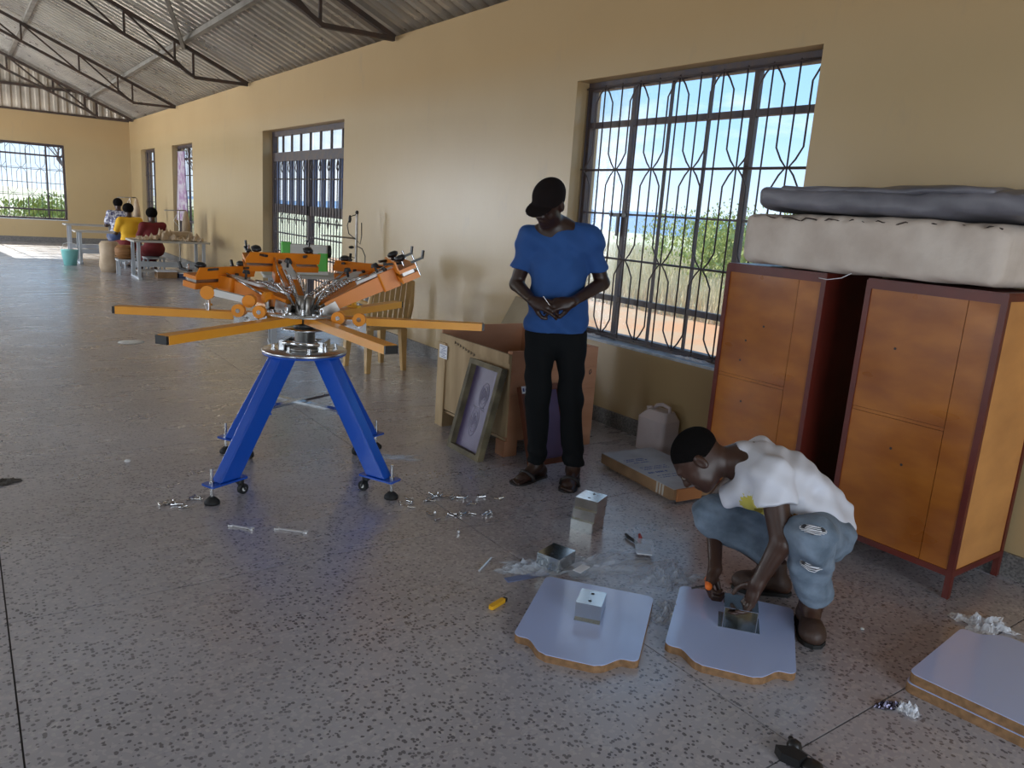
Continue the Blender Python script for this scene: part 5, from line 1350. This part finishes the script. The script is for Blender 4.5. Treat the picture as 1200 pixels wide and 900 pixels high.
hands = hand_prims(wN, unit(v3(-.22, .03, -.95)), v3(.0, -.25, -.1)+v3(-.6, 0, 0), -1, (.35, .45, .5, .6), .98, .12, (.6, .5))+hand_prims(wF, unit(v3(-.12, -.55, -.62)), v3(.5, -.2, -.35), 1, (.9, 1.0, 1.0, 1.0), .98, .04, (.5, .7))
feet_ = foot_prims(aN, aN+v3(.02, -.14, 0), bare=False)+foot_prims(aF, aF+v3(-.14, -.04, 0), bare=False)
cb = sdf_mesh('body', body+torso+arms+legs+hands+feet_, .0052, m_skin2, crm, smooth=2)
eyes(HP2, HM2, 1.02, cb)
m_teew = None
def tee_material():
    M_ = bpy.data.materials.new('white_cotton_with_print'); M_.use_nodes = True; nt = M_.node_tree; L = nt.links.new
    b = nt.nodes['Principled BSDF']; b.inputs['Roughness'].default_value = .85
    tcn = N(nt, 'ShaderNodeTexCoord'); 
    def blob(c, r, col, prev, ns=9, amt=.5):
        d = N(nt, 'ShaderNodeVectorMath', operation='SUBTRACT'); L(tcn.outputs['Object'], d.inputs[0]); d.inputs[1].default_value = c
        s_ = N(nt, 'ShaderNodeVectorMath', operation='DIVIDE'); L(d.outputs[0], s_.inputs[0]); s_.inputs[1].default_value = r
        ln = N(nt, 'ShaderNodeVectorMath', operation='LENGTH'); L(s_.outputs[0], ln.inputs[0])
        nz = N(nt, 'ShaderNodeTexNoise'); nz.inputs['Scale'].default_value = ns*6; nz.inputs['Detail'].default_value = 3; L(tcn.outputs['Object'], nz.inputs['Vector'])
        ad = N(nt, 'ShaderNodeMath', operation='MULTIPLY_ADD'); L(nz.outputs[0], ad.inputs[0]); ad.inputs[1].default_value = amt*2; L(ln.outputs['Value'], ad.inputs[2])
        lt = N(nt, 'ShaderNodeMath', operation='LESS_THAN'); L(ad.outputs[0], lt.inputs[0]); lt.inputs[1].default_value = 1+amt
        mx = N(nt, 'ShaderNodeMixRGB'); L(lt.outputs[0], mx.inputs['Fac']); mx.inputs['Color2'].default_value = (*col, 1)
        if prev is None: mx.inputs['Color1'].default_value = (.66, .67, .74, 1)
        else: L(prev.outputs[0], mx.inputs['Color1'])
        return mx
    a = blob((-.105, -.17, .468), (.060, .10, .062), (.60, .52, .10), None)
    a = blob((-.088, -.17, .462), (.016, .09, .042), (.32, .24, .02), a, 12, .4)
    a = blob((-.110, -.17, .428), (.050, .10, .016), (.02, .02, .02), a, 12, .4)
    a = blob((.035, -.15, .440), (.035, .10, .030), (.35, .16, .03), a, 14, .5)
    a = blob((.048, -.15, .435), (.018, .10, .018), (.05, .02, .01), a, 14, .5)
    L(a.outputs[0], b.inputs['Base Color']); return M_
def wr_w(X):
    x, y, z = X[..., 0], X[..., 1], X[..., 2]
    return .007*np.sin(34*(x+z*.7)+3*np.sin(9*y))*np.clip((x+.05)*5, 0, 1)+.005*np.sin(60*(x*.3+y*.4+z))+.0025*np.sin(80*(x-.6*z)+2*np.sin(12*z))
G = .016
tee = [CC(sN, sF, .072, .072, .05), EE(spine[1], (.145, .170, .100), .05), CC(spine[0], spine[2], .112, .118, .05), CC(spine[2], v3(.165, .15, .36), .120, .120, .05), CC(sN, nk, .060, .058, .03), CC(sF, nk, .060, .058, .03),
       CC(v3(-.10, -.10, .52), v3(.06, -.06, .45), .075, .08, .05), CC(v3(-.13, -.08, .52), v3(-.20, -.06, .46), .07, .05, .05), CC(v3(.10, .0, .45), v3(.17, .10, .33), .085, .085, .05),
       CC(sN, v3(-.028, -.205, .515), .076, .076, .02, cut=.01), CC(sF, v3(-.19, .18, .50), .074, .072, .02, cut=.01),
       SUB(CC(v3(-.185, -.03, .605), v3(-.33, -.07, .60), .068, .085), .010)]
sdf_mesh('t_shirt', tee, .0062, tee_material(), crm, wrinkle=wr_w, planes=[((.62, .25, -.74), .045)], smooth=2)
m_jean = mat('washed_denim', (.22, .28, .36), .85, n_scale=11, n_amt=.2, col2=(.09, .125, .17), bump=.25, b_scale=60)
def wr_j(X):
    x, y, z = X[..., 0], X[..., 1], X[..., 2]
    return .006*np.sin(40*z+14*x+2*np.sin(13*x+5*y))+.005*np.sin(55*(x*.6-y*.5)+9*z)+.003*np.sin(90*(z+.3*x)+3*np.sin(20*y))
je = [CC(pN, pF, .108, .108, .05), CC(pN, kN, .100, .076, .03), CC(pF, kF, .100, .078, .03), CC(kN, aN+v3(-.003, -.02, .05), .080, .074, .04, cut=.0), CC(kF, aF+v3(-.02, -.01, .05), .078, .062, .03, cut=.0), EE(kN+v3(0, -.02, -.01), (.07, .06, .07), .03)]
jo = sdf_mesh('jeans', je, .0065, m_jean, crm, wrinkle=wr_j, smooth=2)
# rips: dark openings with pale threads across, on the near knee and shin
def rip(c, w, h_, nrm, up_):
    nrm = unit(nrm); up_ = unit(np.array(up_)-nrm*(np.array(up_)@nrm)); rr_ = np.cross(up_, nrm)
    M_ = Matrix.Identity(4)
    for i in range(3): M_[i][0] = rr_[i]; M_[i][1] = up_[i]; M_[i][2] = nrm[i]; M_[i][3] = c[i]
    mb = MB(True); n = 16; vs = []
    for j in range(5):
        q = 1-j/4
        for i in range(n):
            a = 2*math.pi*i/n; vs.append(M_ @ Vector((w*q*math.cos(a), h_*q*math.sin(a)*(1+.2*math.sin(3*a)), -.008+.011*(1-q*q)**.5)))
    mb.add(vs, [(j*n+i, j*n+(i+1) % n, (j+1)*n+(i+1) % n, (j+1)*n+i) for j in range(4) for i in range(n)], True)
    rp = mb.build('ripped_hole', mat('dark_rip', (.03, .03, .035), .9), jo)
    th_ = MB(True)
    for k in range(7):
        yy = h_*(-.8+1.6*k/6); ww = w*math.sqrt(max(.05, 1-(yy/h_)**2))
        th_.tube([M_ @ Vector((-ww*1.05, yy, -.010)), M_ @ Vector((-ww*.4, yy-.004, .004)), M_ @ Vector((ww*.4, yy-.006+.002*(k % 3), .004)), M_ @ Vector((ww*1.05, yy, -.010))], .0016, 4)
    th_.build('rip_threads', m_paper, rp)
rip(v3(.108, -.330, .492), .044, .017, v3(0, -.78, .62), v3(0, .6, .75)); rip(v3(.126, -.298, .345), .042, .024, v3(.05, -.98, -.05), v3(0, 0, 1))
# short hair
sdf_mesh('hair', [EE(HP2(0, -.014, .042), np.array([.0785, .099, .083])*1.02, .02, HM2)], .005, m_hair, crm,
     planes=[(tuple(-HM2[:, 2]*.80+HM2[:, 1]*.60), float((-HM2[:, 2]*.80+HM2[:, 1]*.60)@HP2(0, .055, .045)))])
# boots with laces
for an, dr in ((aN, v3(.02, -.14, 0)), (aF, v3(-.14, -.04, 0))):
    d = unit(dr); s_ = np.array([-d[1], d[0], 0]); g0 = v3(an[0], an[1], 0); M = np.stack([s_, d, v3(0, 0, 1)], 1)
    bo = [EE(g0-d*.035+v3(0, 0, .04), (.040, .045, .038), .03, M), CC(an+v3(0, 0, .03), g0-d*.015+v3(0, 0, .06), .046, .044, .03, cut=.05), EE(g0+d*.075+v3(0, 0, .045), (.044, .085, .040), .03, M), EE(g0+d*.115+v3(0, 0, .036), (.046, .050, .034), .03, M)]
    b_ = sdf_mesh('boot', bo, .006, m_boot, crm, planes=[((0, 0, -1), -.006), ((0, 0, 1), .150)], smooth=1)
    a = math.atan2(d[1], d[0]); T = Matrix.Translation((an[0], an[1], 0)) @ Matrix.Rotation(a, 4, 'Z')
    MB().prism([(-.082, -.02), (-.06, -.042), (.04, -.046), (.12, -.05), (.155, -.030), (.168, 0), (.155, .030), (.12, .05), (.04, .046), (-.06, .042), (-.082, .02)], 0, .016, T).build('sole', m_rubber, b_)
    lc = MB(True)
    for k in range(4):
        x = .04+.016*k; z = .105-.012*k
        lc.tube([T @ Vector((x, -.022, z-.008)), T @ Vector((x+.004, 0, z+.003)), T @ Vector((x, .022, z-.008))], .003, 5)
    lc.build('laces', m_lace, b_)
# screwdriver in the far hand
sdv = thing('screwdriver', 'screwdriver with an orange handle held by the crouching man', 'screwdriver', (0, 0, 0))
Mx = MW[crm.name]
p0 = Mx @ Vector((-.232, -.150, .095)); p1 = Mx @ Vector((-.250, -.02, .078)); 
MB(True).tube([p0, p0+(p1-p0)*.15, p0+(p1-p0)*.5, p0+(p1-p0)*.85, p1], [.010, .0155, .014, .0155, .010], 10).build('handle', m_orangehot, sdv)
q1 = Mx @ Vector((-.30, -.135, .070)); q0 = Mx @ Vector((-.236, -.11, .09))
MB(True).cyl(q0, q1, .004, n=8).build('shaft', m_black, sdv)
# ------------------------------------------------------------ three seated sewers, seen from behind
def sewer(label, loc, rz, cloth, skirt, hair_r=.095, sc=.92, seat=.40):
    t = thing('person', label, 'person', loc, rz)
    hc = v3(0, .06, seat+.70)*v3(1, 1, 1)
    hp, P, M = head_prims(hc, (0, .93, -.35), (0, .35, .93), .95)
    sh = seat+.50
    A = [(-1, v3(-.165, .0, sh)), (1, v3(.165, .0, sh))]
    pr_ = hp+[CC(v3(0, .02, sh+.03), hc-v3(0, .02, .05), .05, .05, .03), CC(A[0][1], A[1][1], .06, .06, .05), EE((0, .01, seat+.33), (.15, .10, .2), .05), EE((0, 0, seat+.10), (.17, .13, .13), .05)]
    for s, a in A:
        e_ = a+v3(s*.06, .10, -.24); w = v3(s*.12, .33, seat+.27)
        pr_ += [CC(a, e_, .05, .038, .03), CC(e_, w, .038, .026, .02)]
        pr_ += hand_prims(w, v3(-s*.3, .9, -.1), v3(0, -.1, -1), -s, (.3, .3, .3, .3), .95, .08)
        h_ = v3(s*.09, .02, seat+.06); k_ = v3(s*.12, .40, seat+.05); n_ = v3(s*.12, .38, .08)
        pr_ += [CC(h_, k_, .075, .055, .03), CC(k_, n_, .052, .034, .02)]+foot_prims(n_, n_+v3(0, .12, 0))
    sdf_mesh('body', pr_, .010, m_skin2, t, smooth=1)
    wr = lambda X: .004*np.sin(30*X[..., 2]+9*X[..., 0])
    top_ = [CC(A[0][1], A[1][1], .072, .072, .05), EE((0, .01, seat+.33), (.168, .118, .21), .05), EE((0, 0, seat+.12), (.18, .14, .13), .05)]
    for s, a in A: top_.append(CC(a, a+v3(s*.055, .09, -.20), .066, .058, .03, cut=0))
    top_.append(SUB(CC(v3(0, .04, sh+.03), v3(0, .06, sh+.2), .055, .06), .01))
    sdf_mesh('shirt', top_, .010, cloth, t, wrinkle=wr, smooth=1)
    sk = [EE((0, 0, seat+.08), (.20, .16, .13), .05), CC(v3(-.09, .05, seat+.05), v3(-.12, .38, seat+.03), .10, .08, .05), CC(v3(.09, .05, seat+.05), v3(.12, .38, seat+.03), .10, .08, .05), CC(v3(0, .34, seat), v3(0, .36, .22), .14, .17, .06, cut=0)]
    sdf_mesh('skirt', sk, .012, skirt, t, wrinkle=wr, smooth=1)
    sdf_mesh('hair', [EE(P(0, -.022, .035), (hair_r, hair_r*1.08, hair_r), .02, M)], .008, m_hair, t, planes=[(tuple(M[:, 1]), float(M[:, 1]@P(0, .055, 0)))])
    s_ = thing('stool', 'low stool under '+label.split(' seated')[0].replace('woman', 'the woman'), 'stool', loc, rz)
    MB().prism(rrect(-.17, -.15, .17, .15, .02), seat-.095, seat-.065).build('seat', m_tableleg, s_)
    for x in (-.14, .14):
        for y in (-.12, .12): MB().box((x-.015, y-.015, 0), (x+.015, y+.015, seat-.095)).build('leg', m_tableleg, s_)
sewer('woman in a dark red dress seated behind the heaped table, seen from behind', (2.92, 15.58, 0), .1, m_dkred, m_dkred, .10, seat=.36)
sewer('woman in a yellow shirt seated at a sewing table, seen from behind', (2.68, 16.5, 0), .15, m_ycloth, m_dkred, .098, seat=.40)
sewer('woman in white patterned cloth seated furthest left at the sewing tables', (2.74, 18.1, 0), .0, m_pcloth, m_slat, .092, seat=.47)

# purple curtain bunched in the second narrow window
ct = thing('curtain', 'purple and white curtain cloth bunched in the narrow window nearer the door', 'curtain', (3.98, 18.0, .9))
cm = MB(True); nn = 40; vs = []
for i in range(nn+1):
    y = -.38+.76*i/nn
    for z, k in ((0, 1.15), (.4, 1.0), (.9, .75), (1.45, .55)): vs.append((.025*math.sin(i*1.05)+.012*math.sin(i*.4), y*k, z))
cm.add(vs, [(i*4+k, (i+1)*4+k, (i+1)*4+k+1, i*4+k+1) for i in range(nn) for k in range(3)], True)
cm.build('curtain_cloth', mat('purple_curtain', (.42, .26, .42), .8, n_scale=7, n_amt=.7, col2=(.6, .55, .6)), ct)
MB(True).cyl((0, -.45, 1.46), (0, .42, 1.46), .008, n=6).build('curtain_wire', m_steel, ct)
